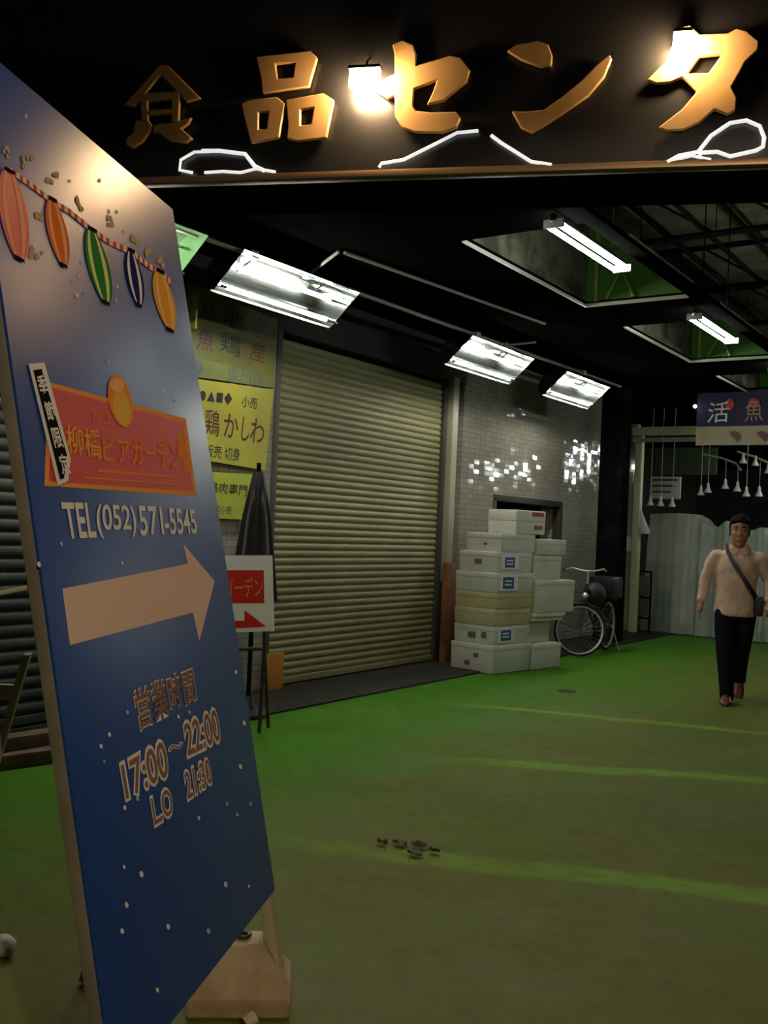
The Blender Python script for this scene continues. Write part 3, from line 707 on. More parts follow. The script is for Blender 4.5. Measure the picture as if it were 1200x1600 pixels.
# ================================================================== wooden plank by the post
q = atz(702, 1036, 0)
tag(MB().box((-5.67, 9.52, .02), (-5.61, 9.82, 1.12), .005).build('plank', mat('reddish brown plank', (.30, .11, .03), .6, noise=(5, (.14, .055, .02), .35, .7))), 'reddish brown wooden plank leaning beside the foam boxes', 'plank')

# ================================================================== foam fish boxes
foam = mat('white expanded foam', (.60, .60, .54), .75, bump=(90, .25), noise=(3, (.50, .50, .43), .4, .75))
foam_y = mat('yellowed foam', (.50, .46, .27), .75, bump=(90, .25), noise=(3, (.42, .37, .19), .4, .7))
lab_b, lab_w, lab_r = mat('blue printed label', (.02, .08, .27), .5), mat('label white', (.7, .7, .68), .5), mat('red brown stamp', (.3, .07, .05), .6)
mark = mat('grey stamp', (.1, .1, .09), .7)
PILE = math.radians(-9); PC = atz(769, 1055, 0)
def foam_box(label, x0, x1, y0, y1, z0, z1, m=foam, lid=.06, marks=(), rz=0, only_lid=False):
    y0, y1 = 9.2+(y0-9.2)*.81, 9.2+(y1-9.2)*.81
    cx, cy = (x0+x1)/2, (y0+y1)/2; w_, d_ = (x1-x0)/2, (y1-y0)/2
    # the whole stack stands a little askew to the wall, turned about its front corner
    q = Matrix.Rotation(PILE, 2) @ Vector((cx+4.87, cy-9.2)); cx, cy = q.x+PC.x, q.y+PC.y; rz += PILE
    t = thing('foam_box' if not only_lid else 'foam_slab', label, 'foam box' if not only_lid else 'foam slab', (cx, cy, z0), rz, 'stacked foam boxes' if not only_lid else 'loose foam slabs')
    h = z1-z0
    if only_lid:
        MB().box((-w_, -d_, 0), (w_, d_, h), .012).build('lid', m, t, local=True); return t
    MB().loft([[Vector((sx*w_*k, sy*d_*k, z)) for sx, sy in ((-1, -1), (1, -1), (1, 1), (-1, 1))] for k, z in ((.95, 0), (.97, .01), (.985, h-lid))]).build('body', m, t, local=True)
    MB().box((-w_, -d_, h-lid), (w_, d_, h-.001), .012).build('lid', m, t, local=True)
    for kind, face, u, v, su, sv in marks:       # face 'x': towards the passage, '-y': towards the street
        mm = {'b': lab_b, 'r': lab_r, 'k': mark}[kind]
        mb = MB()
        if face == 'x':
            if kind == 'b':
                mw = MB(); mw.box((w_-.003, u*d_-su*.8-.05, v*h-sv-.02), (w_+.002, u*d_+su+.05, v*h+sv+.02)); mw.build('label_paper', lab_w, t, local=True, smooth=False)
            mb.box((w_-.003, u*d_-su*.8, v*h-sv), (w_+.004, u*d_+su*.8, v*h+sv)); mb.build('label' if kind == 'b' else 'stamp', mm, t, local=True, smooth=False)
            if kind == 'b':
                for q in (.35, -.3): ml = MB(); ml.box((w_+.0035, u*d_-su*.55, v*h+sv*q-.008), (w_+.005, u*d_+su*.5, v*h+sv*q+.008)); ml.build('label_line', lab_w, t, local=True, smooth=False)
        else:
            mb.box((u*w_-su, -d_-.003, v*h-sv), (u*w_+su, -d_+.02, v*h+sv)); mb.build('stamp', mm, t, local=True, smooth=False)
    return t
X0, X1 = -5.41, -4.87
# front pile, nearest the street
foam_box('bottom white foam box of the front pile, on the ground', X0-.03, X1-.0, 9.20, 10.02, .005, .30, marks=(('k', '-y', .2, .6, .03, .02), ('k', '-y', -.2, .3, .03, .02)))
foam_box('white foam box with blue label, second from the ground in the front pile', X0-.01, X1-.01, 9.22, 10.0, .302, .50, marks=(('b', 'x', -.35, .5, .11, .055), ('k', '-y', -.1, .45, .05, .03), ('k', '-y', .5, .5, .03, .03)))
foam_box('lower yellowed foam box in the middle of the front pile', X0, X1, 9.20, 10.0, .502, .68, foam_y)
foam_box('upper yellowed foam box in the middle of the front pile', X0+.0, X1+.01, 9.20, 10.0, .682, .85, foam_y)
foam_box('white foam box with blue label just above the yellowed ones', X0, X1+.02, 9.19, 9.99, .852, 1.06, marks=(('b', 'x', -.4, .5, .12, .06),))
foam_box('white foam box with blue label, second from the top of the front pile', X0+.03, X1+.0, 9.21, 9.98, 1.062, 1.28, marks=(('b', 'x', -.3, .5, .11, .055), ('k', '-y', 0, .5, .045, .025)))
foam_box('white foam box on top of the front pile with a faint stamp', X0+.07, X1-.0, 9.28, 10.04, 1.282, 1.475, marks=(('k', '-y', .1, .4, .02, .012),))
# rear pile
foam_box('bottom white foam box of the rear pile, beside the bicycle', X0+.02, X1+.03, 10.06, 10.72, .005, .28)
foam_box('second white foam box from the ground in the rear pile, set back from the front', X0, X1-.1, 10.03, 10.66, .282, .53)
foam_box('lower of two loose foam slabs projecting from the rear pile', X0-.0, X1+.03, 10.04, 10.72, .532, .575, only_lid=True)
foam_box('upper of two loose foam slabs projecting from the rear pile', X0-.0, X1+.05, 10.04, 10.74, .577, .62, only_lid=True)
foam_box('white foam box jutting out to the right in the rear pile', X0, X1+.06, 10.05, 10.95, .622, .98)
foam_box('white foam box below the top of the rear pile, against the window', X0, X1+.0, 10.02, 10.70, .982, 1.255)
foam_box('broad white foam box at the top of the rear pile', X0+.03, X1+.02, 10.07, 10.76, 1.257, 1.43)
foam_box('small white foam box with red brown marks, topmost of the stack', X0+.14, X1-.02, 9.62, 10.30, 1.478, 1.735, marks=(('r', 'x', .5, .3, .09, .02), ('r', 'x', .45, .85, .14, .022)), lid=.12)

# ================================================================== bicycle
t = thing('bicycle', 'dark city bicycle with a chrome front wheel rim parked beside the foam boxes', 'bicycle', (-4.85, 11.7, 0))
bk = mat('black bicycle enamel', (.013, .012, .016), .35); chrome = mat('chrome', (.75, .75, .72), .38, .7); rub = mat('tyre rubber', (.012, .012, .012), .7)
def wheel(c, axis, r=.325):
    ax = Vector(axis).normalized(); u = Vector((0, 0, 1)); v = ax.cross(u).normalized(); c = Vector(c)
    P = lambda rr, a, o=0: c+(v*math.cos(a)+u*math.sin(a))*rr+ax*o
    n = 48; A = [2*math.pi*k/n for k in range(n)]
    tyre = MB().tube([P(r-.016, a) for a in A], .016, 8, closed=True).build('tyre', rub, t)
    mb = MB(); mb.loft([[P(r-.03, a, -.013) for a in A], [P(r-.03, a, .013) for a in A], [P(r-.046, a, .009) for a in A], [P(r-.046, a, -.009) for a in A], [P(r-.03, a, -.013) for a in A]], cap=False); mb.build('rim', chrome, t)
    mb = MB()
    for k in range(28):
        a = 2*math.pi*k/28; mb.tube([P(.02, a+.5*(-1)**k, .025*(-1)**k), P(r-.04, a, 0)], .0022, 4)
    mb.tube([c-ax*.05, c+ax*.05], .02, 10); mb.build('spokes', mat('dull steel', (.25, .25, .25), .4, .8), t)
fwd = Vector((.06, -1, 0)).normalized()                       # the bicycle points towards the street
cF = Vector((-4.82, 11.42, .335)); cRr = cF - fwd*1.04
view = (EYE-cF); view.z = 0; axF = (view.normalized()*.9+Vector((.25, .1, 0))).normalized()
wheel(cF, axF); wheel(cRr, (1, .06, 0))
head0 = cF - fwd*.16 + Vector((0, 0, .33)); head1 = cF - fwd*.22 + Vector((0, 0, .56)); bb = cF - fwd*.6 + Vector((0, 0, -.06)); seat_t = cF - fwd*.78 + Vector((0, 0, .42))
mb = MB(); mb.tube([head0, head1], .02, 10); mb.tube([head0+Vector((0, 0, .05)), bb], .018, 10); mb.tube([bb, seat_t], .016, 10); mb.tube([head1+Vector((0, 0, -.05)), bb.lerp(seat_t, .55)], .016, 10)
for s in (-.06, .06):
    mb.tube([bb+Vector((s*.5, 0, 0)), cRr+Vector((s, 0, 0))], .01, 8); mb.tube([seat_t+Vector((s*.3, 0, -.08)), cRr+Vector((s, 0, 0))], .009, 8)
mb.build('frame', bk, t)
vF = axF.cross(Vector((0, 0, 1))).normalized()
mb = MB()
for s in (-.055, .055): mb.tube([cF+axF*s, cF+axF*s+Vector((0, 0, .36))-fwd*.1, head0], .01, 8)
mb.build('fork', bk, t)
# mudguard over the front wheel
mb = MB(); A = [math.radians(20+k*9) for k in range(16)]
mb.loft([[cF+(vF*math.cos(a)+Vector((0, 0, 1))*math.sin(a))*(.35+dz)+axF*o for o, dz in ((-.03, -.012), (0, 0), (.03, -.012))] for a in A], closed_ring=False); mb.build('mudguard', bk, t)
st = head1+Vector((0, 0, .16))
mb = MB(); mb.tube([head1, st], .014, 10); mb.tube([st+vF*-.26+axF*-.1, st+vF*-.2+Vector((0, 0, .03)), st+vF*-.06+axF*.05, st+vF*.06+axF*.05, st+vF*.2+Vector((0, 0, .03)), st+vF*.26+axF*-.1], .011, 8); mb.build('handlebar', chrome, t)
for s in (-1, 1): MB().tube([st+vF*s*.26+axF*-.1, st+vF*s*.25+axF*-.2], .017, 10).build('grip', rub, t)
mb = MB(); sc_ = seat_t+Vector((0, 0, .08))
mb.loft([[sc_-fwd*(-.14+q*.28)+Vector((math.cos(a)*wd, 0, math.sin(a)*.03)) for a in [2*math.pi*k/12 for k in range(12)]] for q, wd in ((0, .02), (.2, .03), (.5, .05), (.8, .09), (1, .08))]); mb.tube([seat_t, sc_], .012, 8); mb.build('saddle', rub, t)
mb = MB(); mb.tube([cRr+Vector((.07, 0, 0)), cRr+Vector((.16, .06, -.33))], .008, 8); mb.build('kickstand', chrome, t)
mb = MB(); c = cF-fwd*.1+Vector((0, 0, .42)); mb.sphere(c+axF*.05, .04, 12); mb.build('headlamp', chrome, t)
mb = MB(); c = cF - fwd*.95 + Vector((0, 0, .50)); mb.box(c-Vector((.16, .2, .14)), c+Vector((.16, .2, .14)), .03); o = mb.build('rear_basket', bk, t)
q = cF - fwd*.5 + Vector((.0, 0, .42)); mb = MB(); mb.sphere(q, .17, 18, (.8, 1.1, .9)); tag(mb.build('cloth_bag', mat('dark purple cloth', (.018, .014, .025), .6, bump=(12, .8))), 'dark bulging cloth bag heaped over the bicycle frame', 'bag')

# ================================================================== black column and posts beyond
mb = MB(); mb.box((-5.42, 13.3, 0), (-5.08, 13.6, ZC), .01); struct(mb.build('trim_8', mat('black painted column', (.006, .0055, .0065), .8, spec=0, noise=(3, (.016, .014, .016), .5, .75))))
pale = mat('pale grey green post', (.44, .45, .37), .5, noise=(3, (.32, .32, .26), .4, .7)); ylwp = mat('pale yellow post', (.66, .65, .42), .5)
p = aty(980, 980, 15.2); MB_ = MB(); MB_.box((p.x-.09, 15.2, 0), (p.x+.05, 15.32, 3.3), .01); tag(MB_.build('pillar_board', pale), 'pale grey narrow pillar behind the black column', 'pillar')
p = aty(996, 800, 15.1); MB_ = MB(); MB_.box((p.x-.06, 15.05, 0), (p.x+.05, 15.17, 3.2), .01); tag(MB_.build('stall_post', ylwp), 'pale yellow stall post with a white bag hanging beside it', 'post')
a, b = aty(990, 668, 15.0), aty(1092, 690, 15.0)
t = thing('stall_lintel', 'pale striped lintel of the far stall under the dark ceiling', 'lintel', a)
MB().box((a.x, 14.95, b.z+.1), (b.x+.3, 15.05, a.z), .01).build('beam', ylwp, t); MB().box((a.x, 14.97, b.z), (b.x+.3, 15.03, b.z+.07), .01).build('rail', pale, t)
p = aty(984, 728, 15.0); tag(MB().sphere((p.x, 15.18, p.z), .03, 12).build('small_lamp', mat('small white bulb', (1, 1, 1), .4, emit=(.95, 1, .95), estr=6)), 'tiny white bulb on the pale pillar behind the black column', 'lamp')
for i, (px, py, s) in enumerate(((982, 745, .9), (982, 850, 1.3))):
    p = aty(px, py, 15.15); tag(MB().box((p.x-.08, 15.13, p.z-.09*s), (p.x+.08, 15.17, p.z+.09*s), .004).build('notice', wb), ('upper', 'lower')[i]+' pale notice fixed on the pale pillar behind the column', 'notice')

# ================================================================== far stall: banner, notice board, hanging pieces, sheeted counter
noren = mat('navy cotton banner', (.012, .011, .045), .75, noise=(5, (.02, .016, .06), .4, .7)); tanb = mat('tan cotton strip', (.33, .28, .18), .75)
by = 14.2; a, b = aty(1090, 612, by), aty(1090, 667, by); c = aty(1090, 696, by)
t = thing('shop_banner', 'navy banner with white and red characters over the far passage', 'banner', (a.x, by, c.z))
def curtain(x0, x1, z0, z1, y, amp, n=40):
    mb = MB(); R = [[Vector((x0+(x1-x0)*k/n, y+amp*math.sin(k*.9)*.5+dy, z)) for k in range(n+1)] for z, dy in ((z0, 0), (z1, 0))]
    mb.loft(R, closed_ring=False, cap=False); R2 = [[p+Vector((0, .012, 0)) for p in r] for r in R]; mb.loft(R2, closed_ring=False, cap=False); return mb
curtain(a.x, a.x+1.9, b.z, a.z, by, .02).build('cloth', noren, t); curtain(a.x, a.x+1.9, c.z, b.z, by, .02).build('lower_strip', tanb, t)
MB().tube([(a.x-.1, by, a.z+.01), (a.x+2, by, a.z+.01)], .015, 8).build('pole', steel, t)
for x in (a.x+.05, a.x+1.85): MB().tube([(x, by, a.z), (x, by, ZC+.02)], .006, 6).build('hanger', steel, t)
bw, brd = mat('banner white ink', (.62, .58, .56), .7), mat('banner red ink', (.5, .03, .04), .7)
def bpoly(name, pts, m): MB().prism([aty(x, y, by-.025) for x, y in pts], (0, .004, 0)).build(name, m, t, smooth=False)
def btext(s, quad, m, wt):
    mb = MB(); lettering(mb, s, [aty(*p, by-.026) for p in quad], 0, wt); mb.build('lettering', m, t, smooth=False)
btext('活', [(1104,661),(1138,659),(1140,627),(1108,629)], bw, .004); bpoly('red_flame', ellipse(1140, 632, 7, 9), brd)
btext('魚', [(1163,659),(1192,657),(1192,624),(1165,626)], mat('banner tan ink', (.3, .2, .14), .7), .004); bpoly('red_flame', ellipse(1178, 630, 9, 8), brd)
for x in (1149, 1192): bpoly('dark_fish', [(x-10,676),(x-3,673),(x+7,676),(x+10,684),(x+4,690),(x-4,683)], pmar)
p = aty(1086, 635, by-.1); t = thing('pendant_bulb', 'small bright white bulb at the left end of the navy banner', 'lamp', p)
MB().sphere(p, .026, 12).build('bulb', MATS['small white bulb'], t); MB().tube([p+Vector((0, 0, .02)), (p.x, p.y, ZC+.02)], .004, 6).build('cord', steel, t)
a, b = aty(1017, 740, 16.3), aty(1063, 780, 16.3)
t = thing('notice_board', 'white notice board hanging in the far stall above the sheeted counter', 'board', (a.x, 16.3, b.z))
MB().box((a.x, 16.28, b.z), (b.x, 16.32, a.z-.05), .006).build('board', wb, t)
for i in range(3): MB().box((a.x+.05, 16.275, a.z-.12-i*.1), (b.x-.06-.05*i, 16.28, a.z-.09-i*.1)).build('text_line', pgry, t, smooth=False)
for x in (a.x+.05, b.x-.05): MB().tube([(x, 16.3, a.z-.06), (x, 16.3, 3.58)], .004, 6).build('hanger', steel, t)
a, b = aty(1006, 700, 16.9), aty(1100, 742, 16.9)
tag(MB().box((a.x-.3, 16.9, b.z), (b.x+.2, 16.96, a.z), .01).build('stall_valance', mat('dull green awning cloth', (.075, .10, .045), .7)), 'dull green valance across the back of the far stall', 'valance')
# hanging white hooks-and-pans
wp = mat('white enamel', (.72, .72, .66), .4)
HY = 15.6
t = thing('hanging_rail', 'thin pale rail in the far stall from which white pieces hang', 'rail', aty(1130, 716, HY))
for q in (((1098,710),(1128,716),(1150,724),(1158,735)), ((1152,706),(1176,713),(1212,728))): MB().tube([aty(x, y, HY) for x, y in q], .016, 8).build('bar', pale, t)
for x in (1110, 1190): p = aty(x, 713, HY); MB().tube([p, (p.x, p.y, ZC+.01)], .005, 6).build('hanger', steel, t)
spots = [(1016,790,768,'second'),(1032,791,768,'x'),(1050,792,768,''),(1095,774,722,''),(1106,770,722,''),(1133,764,718,''),(1152,768,726,''),(1166,776,734,''),(1186,776,716,''),(1161,724,708,''),(1180,728,714,''),(1200,740,722,'')]
names = ['leftmost white hanging piece, below the left part of the notice board', 'white hanging piece below the middle of the notice board', 'white hanging piece below the right edge of the notice board',
 'faint hanging piece just right of the notice board', 'second faint hanging piece right of the notice board', 'white flared piece hanging above the walking person, leftmost of its row', 'white flared piece, second in the row above the walking person',
 'lowest white flared piece in the row above the walking person', 'white flared piece in the row above the person, farthest right', 'small white piece high under the rail, leftmost of three', 'small white piece high under the rail, middle of three', 'small white piece high under the rail, rightmost of three']
for i_, ((x, y, top, _), lab) in enumerate(zip(spots, names)):
    p = aty(x, y, HY); q = aty(x, top, HY)
    if i_ < 5 or i_ == 7: q.z = ZC+.01
    h = thing('hanging_scoop', lab, 'hanging scoop', p, group='white pieces hanging in the far stall')
    MB().lathe([(.001, 0), (.062, .002), (.05, .03), (.026, .075), (.02, .14), (.008, .16), (.001, .16)], p, 12).build('cup', wp, h)
    MB().tube([p+Vector((0, 0, .15)), (p.x, p.y, q.z)], .006, 6).build('cord', pale, h)
# sheeted counter
sheet = mat('translucent white plastic sheet', (.52, .57, .50), .35, trans=(.25, .12), bump=(5, .5))
line = [(1010,988),(1055,991),(1092,993),(1112,984),(1132,985),(1150,978),(1172,982),(1200,976),(1250,985)]
tops = {0:.0, 1:.0}
prof = [(1016,803),(1055,802),(1084,803),(1100,818),(1118,826),(1136,814),(1152,828),(1176,828),(1190,824),(1206,832),(1260,832)]
base_y = lambda x: 15.5+.45*max(0, (x+5.3))*.55
def top_at(x):
    for (xa, ya), (xb, yb) in zip(prof, prof[1:]):
        if xa <= x <= xb: u = (x-xa)/(xb-xa); u = u*u*(3-2*u); return ya+(yb-ya)*u
    return prof[-1][1]
cols = []
N_ = 90
for k in range(N_+1):
    px = 1016+(1260-1016)*k/N_
    T = aty(px, top_at(px), 15.7); yb = 15.6
    fold = .05*math.sin(k*.55)+.03*math.sin(k*1.37+1)
    if px < 1086: fold *= .25
    col_ = []
    for j in range(15):
        u = j/14; z = T.z*(1-u)+.015*u
        col_.append(Vector((T.x-(.0 if px > 1030 else .05*u), 15.7+fold*(.35+.65*u)-.12*u+.015*math.sin(j*1.3+k*.3), z)))
    back = [Vector((T.x, 16.5, T.z-.05)), Vector((T.x, 16.1, T.z+.0))]
    cols.append(back+col_)
mb = MB(); mb.loft(cols, closed_ring=False, cap=False)
tag(mb.build('plastic_sheet', sheet, angle=80), 'pale translucent plastic sheet draped over the far counter behind the person', 'plastic sheet')
T0 = cols[3][1]
tag(MB().box((T0.x+.0, 15.95, 0), (T0.x+2.6, 16.45, 1.2), .01).build('counter', mat('dark stall counter', (.10, .11, .10), .6)), 'dark counter under the translucent plastic sheet', 'counter')
# white bag hanging at the post, black rack with papers
p0 = aty(1001, 796, 15.1)
t = thing('hanging_bag', 'white plastic bag tied to the pale yellow stall post', 'bag', p0)
mb = MB(); mb.loft([[p0+Vector((math.cos(a)*r+dx, math.sin(a)*r*.5, -z)) for a in [2*math.pi*k/12 for k in range(12)]] for r, z, dx in ((.012, 0, 0), (.03, .06, .01), (.07, .2, .03), (.12, .34, .05), (.11, .38, .05))]); mb.build('bag', wp, t)
p = atz(1004, 990, 0)
t = thing('paper_rack', 'black rack with pale papers between the stall post and the plastic sheet', 'rack', p)
mb = MB(); a, b = aty(994, 892, p.y), aty(1014, 985, p.y)
for x in (a.x, b.x): MB().tube([(x, p.y, 0), (x, p.y, a.z)], .018, 8).build('upright', steel, t)
for z in (a.z, (a.z*.58), a.z*.25): MB().tube([(a.x, p.y, z), (b.x, p.y, z)], .016, 8).build('shelf_bar', steel, t)
for z in (a.z*.62, a.z*.29): MB().box((a.x+.03, p.y-.01, z), (b.x-.03, p.y+.01, z+a.z*.3), .003).build('paper', pgry, t)

# ================================================================== litter on the floor
lf = mat('dry brown leaf', (.11, .065, .022), .7); lf2 = mat('grey paper scrap', (.17, .16, .11), .7)
rng = random.Random(3)
LB = ['dry curled brown leaf scrap at the left of the floor litter', 'grey paper scrap in the middle of the floor litter', 'dark brown scrap at the right of the floor litter', 'pale scrap at the front of the floor litter', 'brown leaf crumb at the far right of the floor litter']
for (x, y), lab, r, m in zip(((597,1321),(625,1322),(655,1326),(648,1338),(678,1334)), LB, (.028, .04, .04, .038, .03), (lf, lf2, lf, lf2, lf)):
    q = atz(x, y, 0); mb = MB(); R = []
    for i in range(5):
        u = i/4-.5; R.append([q+Vector((u*2*r+rng.uniform(-.004, .004), r*.7*s*math.sqrt(max(1-3.6*u*u, .05)), .006+.022*abs(s)*rng.uniform(.4, 1.2))) for s in (-1, -.4, .3, 1)])
    mb.loft(R, closed_ring=False); bmesh.ops.solidify(mb.bm, geom=mb.bm.faces[:], thickness=.003); tag(mb.build('litter_scrap', m), lab, 'litter', 'scraps on the green floor')
q = atz(886, 1080, 0); tag(MB().lathe([(.0, 0), (.09, 0), (.085, .006), (.0, .006)], q, 20).build('drain_cover', mat('dark wet drain lid', (.008, .014, .006), .4)), 'small dark drain lid on the green floor before the foam boxes', 'drain cover')

# ================================================================== the walking person
def evald(o, mods):
    """bake modifiers into the object's own mesh"""
    for typ, kw in mods:
        m = o.modifiers.new(typ.lower(), typ)
        for k, v in kw.items(): setattr(m, k, v)
    dg = bpy.context.evaluated_depsgraph_get(); dg.update()
    me = bpy.data.meshes.new_from_object(o.evaluated_get(dg)); o.modifiers.clear()
    old = o.data; ms = [x for x in old.materials]; o.data = me; bpy.data.meshes.remove(old)
    if not me.materials:
        for x in ms: me.materials.append(x)
    me.polygons.foreach_set('use_smooth', [True]*len(me.polygons)); return o
def ering(c, rx, ry, n=20, ryb=None, tilt=None):
    c = Vector(c); R = tilt or Matrix.Identity(3)
    return [c+R @ Vector((math.cos(a)*rx, math.sin(a)*(ry if math.sin(a) < 0 or ryb is None else ryb), 0)) for a in [2*math.pi*k/n for k in range(n)]]
def limb(mb, pts, radii, n=16, sub=4):
    P = [Vector(p) for p in pts]; out, rr = [], []
    for i in range(len(P)-1):
        p0 = P[max(i-1, 0)]; p1, p2 = P[i], P[i+1]; p3 = P[min(i+2, len(P)-1)]
        for k in range(sub):
            t = k/sub
            out.append(.5*((2*p1)+(p2-p0)*t+(2*p0-5*p1+4*p2-p3)*t*t+(3*p1-p0-3*p2+p3)*t**3)); rr.append(radii[i]*(1-t)+radii[i+1]*t)
    out.append(P[-1]); rr.append(radii[-1]); mb.tube(out, rr, n); return mb
foot = atz(1143, 1097, 0)
ang = math.atan2(-foot.x, foot.y)
man = thing('person', 'person walking forward in a tan shirt and dark trousers with a strap across the chest', 'person', (foot.x, foot.y, 0), ang)
man.rotation_euler = (0, 0, math.atan2(-foot.x, foot.y))
skin = mat('warm tanned skin', (.36, .17, .10), .5); hairm = mat('short black hair', (.008, .006, .005), .85, spec=.12, bump=(120, .8))
shirt = mat('tan cotton shirt', (.62, .43, .33), .8, noise=(9, (.52, .35, .26), .35, .7)); trou = mat('dark navy trousers', (.010, .008, .017), .9, spec=.05)
shoe = mat('red brown leather shoes', (.13, .025, .015), .45)
# body (local: x = picture right, -y = towards the camera)
HX = .015
SHR, ELR, WRR = Vector((-.185, 0, 1.385)), Vector((-.275, .03, 1.12)), Vector((-.305, -.02, .90))
SHL, ELL, WRL = Vector((.205, .0, 1.385)), Vector((.29, .05, 1.12)), Vector((.285, -.13, .93))
HPR, KNR, ANR = Vector((-.085, 0, .85)), Vector((-.075, -.10, .47)), Vector((-.045, -.10, .09))
HPL, KNL, ANL = Vector((.095, .02, .85)), Vector((.065, .06, .46)), Vector((.06, .36, .19))
mb = MB()
mb.loft([ering((0, .01, z), rx, ry) for z, rx, ry in ((.78, .13, .09), (.9, .16, .105), (1.05, .145, .095), (1.22, .16, .10), (1.33, .15, .09), (1.39, .09, .065), (1.435, .06, .06))])
mb.loft([ering((.008, .012-.01*k, 1.40+.045*k), .057, .058) for k in range(4)])
# head: chin to crown
HD = [(1.452, .020, .020, .01), (1.460, .042, .055, .03), (1.480, .056, .078, .055), (1.515, .067, .088, .075), (1.555, .073, .090, .09), (1.59, .077, .090, .098), (1.62, .079, .092, .10), (1.655, .077, .088, .10), (1.685, .068, .074, .088), (1.708, .048, .05, .062), (1.718, .02, .02, .03)]
mb.loft([ering((HX, -.005, z), rx, ry, 24, rb) for z, rx, ry, rb in HD])
mb.loft([ering((HX, -.088-d, z), rx, ry, 10) for z, rx, ry, d in ((1.545, .006, .006, .0), (1.55, .017, .018, .008), (1.565, .013, .016, .006), (1.59, .009, .012, 0), (1.605, .007, .01, -.004))])
for sx in (-1, 1):
    mb.sphere((HX+sx*.078, .012, 1.575), .03, 10, (.35, .7, 1.05)); mb.sphere((HX+sx*.033, -.085, 1.607), .02, 10, (1.25, .5, .38)); mb.sphere((HX+sx*.04, -.07, 1.56), .024, 10, (1, .6, .9))
mb.sphere((HX, -.088, 1.515), .022, 12, (1.15, .35, .28)); mb.sphere((HX, -.088, 1.505), .02, 12, (1.0, .4, .3)); mb.sphere((HX, -.075, 1.468), .022, 10, (1.1, .7, .7))
for S_, E_, W_, sg in ((SHR, ELR, WRR, -1), (SHL, ELL, WRL, 1)):
    limb(mb, [S_+Vector((-sg*.03, 0, -.055)), S_.lerp(E_, .5), E_, E_.lerp(W_, .5), W_], [.045, .044, .038, .036, .027])
    # hand: palm plus five curled fingers
    d = (W_-E_).normalized(); fwdv = Vector((0, -1, 0)); fwdv = (fwdv-d*fwdv.dot(d)).normalized(); sd = d.cross(fwdv)
    pal = W_+d*.05
    limb(mb, [W_-d*.01, W_+d*.03, W_+d*.075], [.026, .030, .026], 12, 3)
    for k, (ln, off) in enumerate(((.066, .030), (.075, .010), (.070, -.010), (.056, -.028))):
        b0 = W_+d*.07+fwdv*off; curl = sd*(-sg*.5)*-1
        limb(mb, [b0, b0+d*ln*.45+curl*ln*.12, b0+d*ln*.8+curl*ln*.4, b0+d*ln*.9+curl*ln*.75], [.0095, .009, .0085, .007], 8, 3)
    b0 = W_+d*.025+fwdv*.028
    limb(mb, [b0, b0+d*.025+fwdv*.022, b0+d*.055+fwdv*.03, b0+d*.075+fwdv*.024], [.012, .0115, .010, .008], 8, 3)
for H_, K_, A_ in ((HPR, KNR, ANR), (HPL, KNL, ANL)):
    limb(mb, [H_, H_.lerp(K_, .5), K_, K_.lerp(A_, .4), A_], [.085, .075, .055, .052, .036])
TR_, TL_ = ANR+Vector((-.01, -.15, -.055)), ANL+Vector((0, -.10, -.15))
limb(mb, [ANR, ANR+Vector((0, -.05, -.055)), ANR+Vector((0, -.12, -.07))], [.034, .02, .012]); limb(mb, [ANL, ANL+Vector((0, .035, -.075)), ANL+Vector((0, -.03, -.14))], [.034, .02, .012])
for v in mb.bm.verts:
    if v.co.z > 1.45: v.co = Vector((HX+(v.co.x-HX)*1.06, v.co.y*1.06, 1.45+(v.co.z-1.45)*1.06))
body = mb.build('body', skin, man, local=True)
evald(body, [('REMESH', dict(mode='VOXEL', voxel_size=.0055)), ('SMOOTH', dict(factor=.5, iterations=3))])
# hair cap
HS = 1.06
def headscale(mb):
    for v in mb.bm.verts:
        if v.co.z > 1.45: v.co = Vector((HX+(v.co.x-HX)*HS, v.co.y*HS, 1.45+(v.co.z-1.45)*HS))
    return mb
mb = MB()
rings = []
for z, rx, ry, rb in ((1.545, .077, -.035, .096), (1.58, .0815, -.02, .104), (1.615, .0845, -.01, .108), (1.645, .085, .075, .11), (1.675, .08, .094, .108), (1.705, .062, .075, .085), (1.728, .036, .04, .05), (1.737, .01, .012, .014)):
    n = 28; ring = []
    for k in range(n):
        a = 2*math.pi*k/n; s_, c_ = math.sin(a), math.cos(a)
        y = s_*rb if s_ >= 0 else (s_*ry if ry > 0 else 0.0-s_*ry*.0+ (-.02)*abs(s_))
        ring.append(Vector((HX+c_*rx*(1.06+.03*math.sin(9*a)), -.005+y*1.04, z+.006*math.sin(7*a))))
    rings.append(ring)
mb.loft(rings); hair = headscale(mb).build('hair', hairm, man, local=True)
for sx in (-1, 1):
    mb = MB(); limb(mb, [(HX+sx*.05, -.083, 1.619), (HX+sx*.035, -.096, 1.624), (HX+sx*.014, -.097, 1.618)], [.003, .0055, .004], 8, 3); headscale(mb).build('eyebrow', hairm, man, local=True)
    mb = MB(); mb.sphere((HX+sx*.033, -.0895, 1.600), .0085, 10, (1.4, .5, .7)); headscale(mb).build('eye', mat('dark eyes', (.02, .012, .01), .3), man, local=True)
mb = MB(); mb.sphere((HX, -.0965, 1.5105), .02, 12, (1.0, .2, .14)); headscale(mb).build('mouth', mat('lips', (.22, .07, .06), .5), man, local=True)
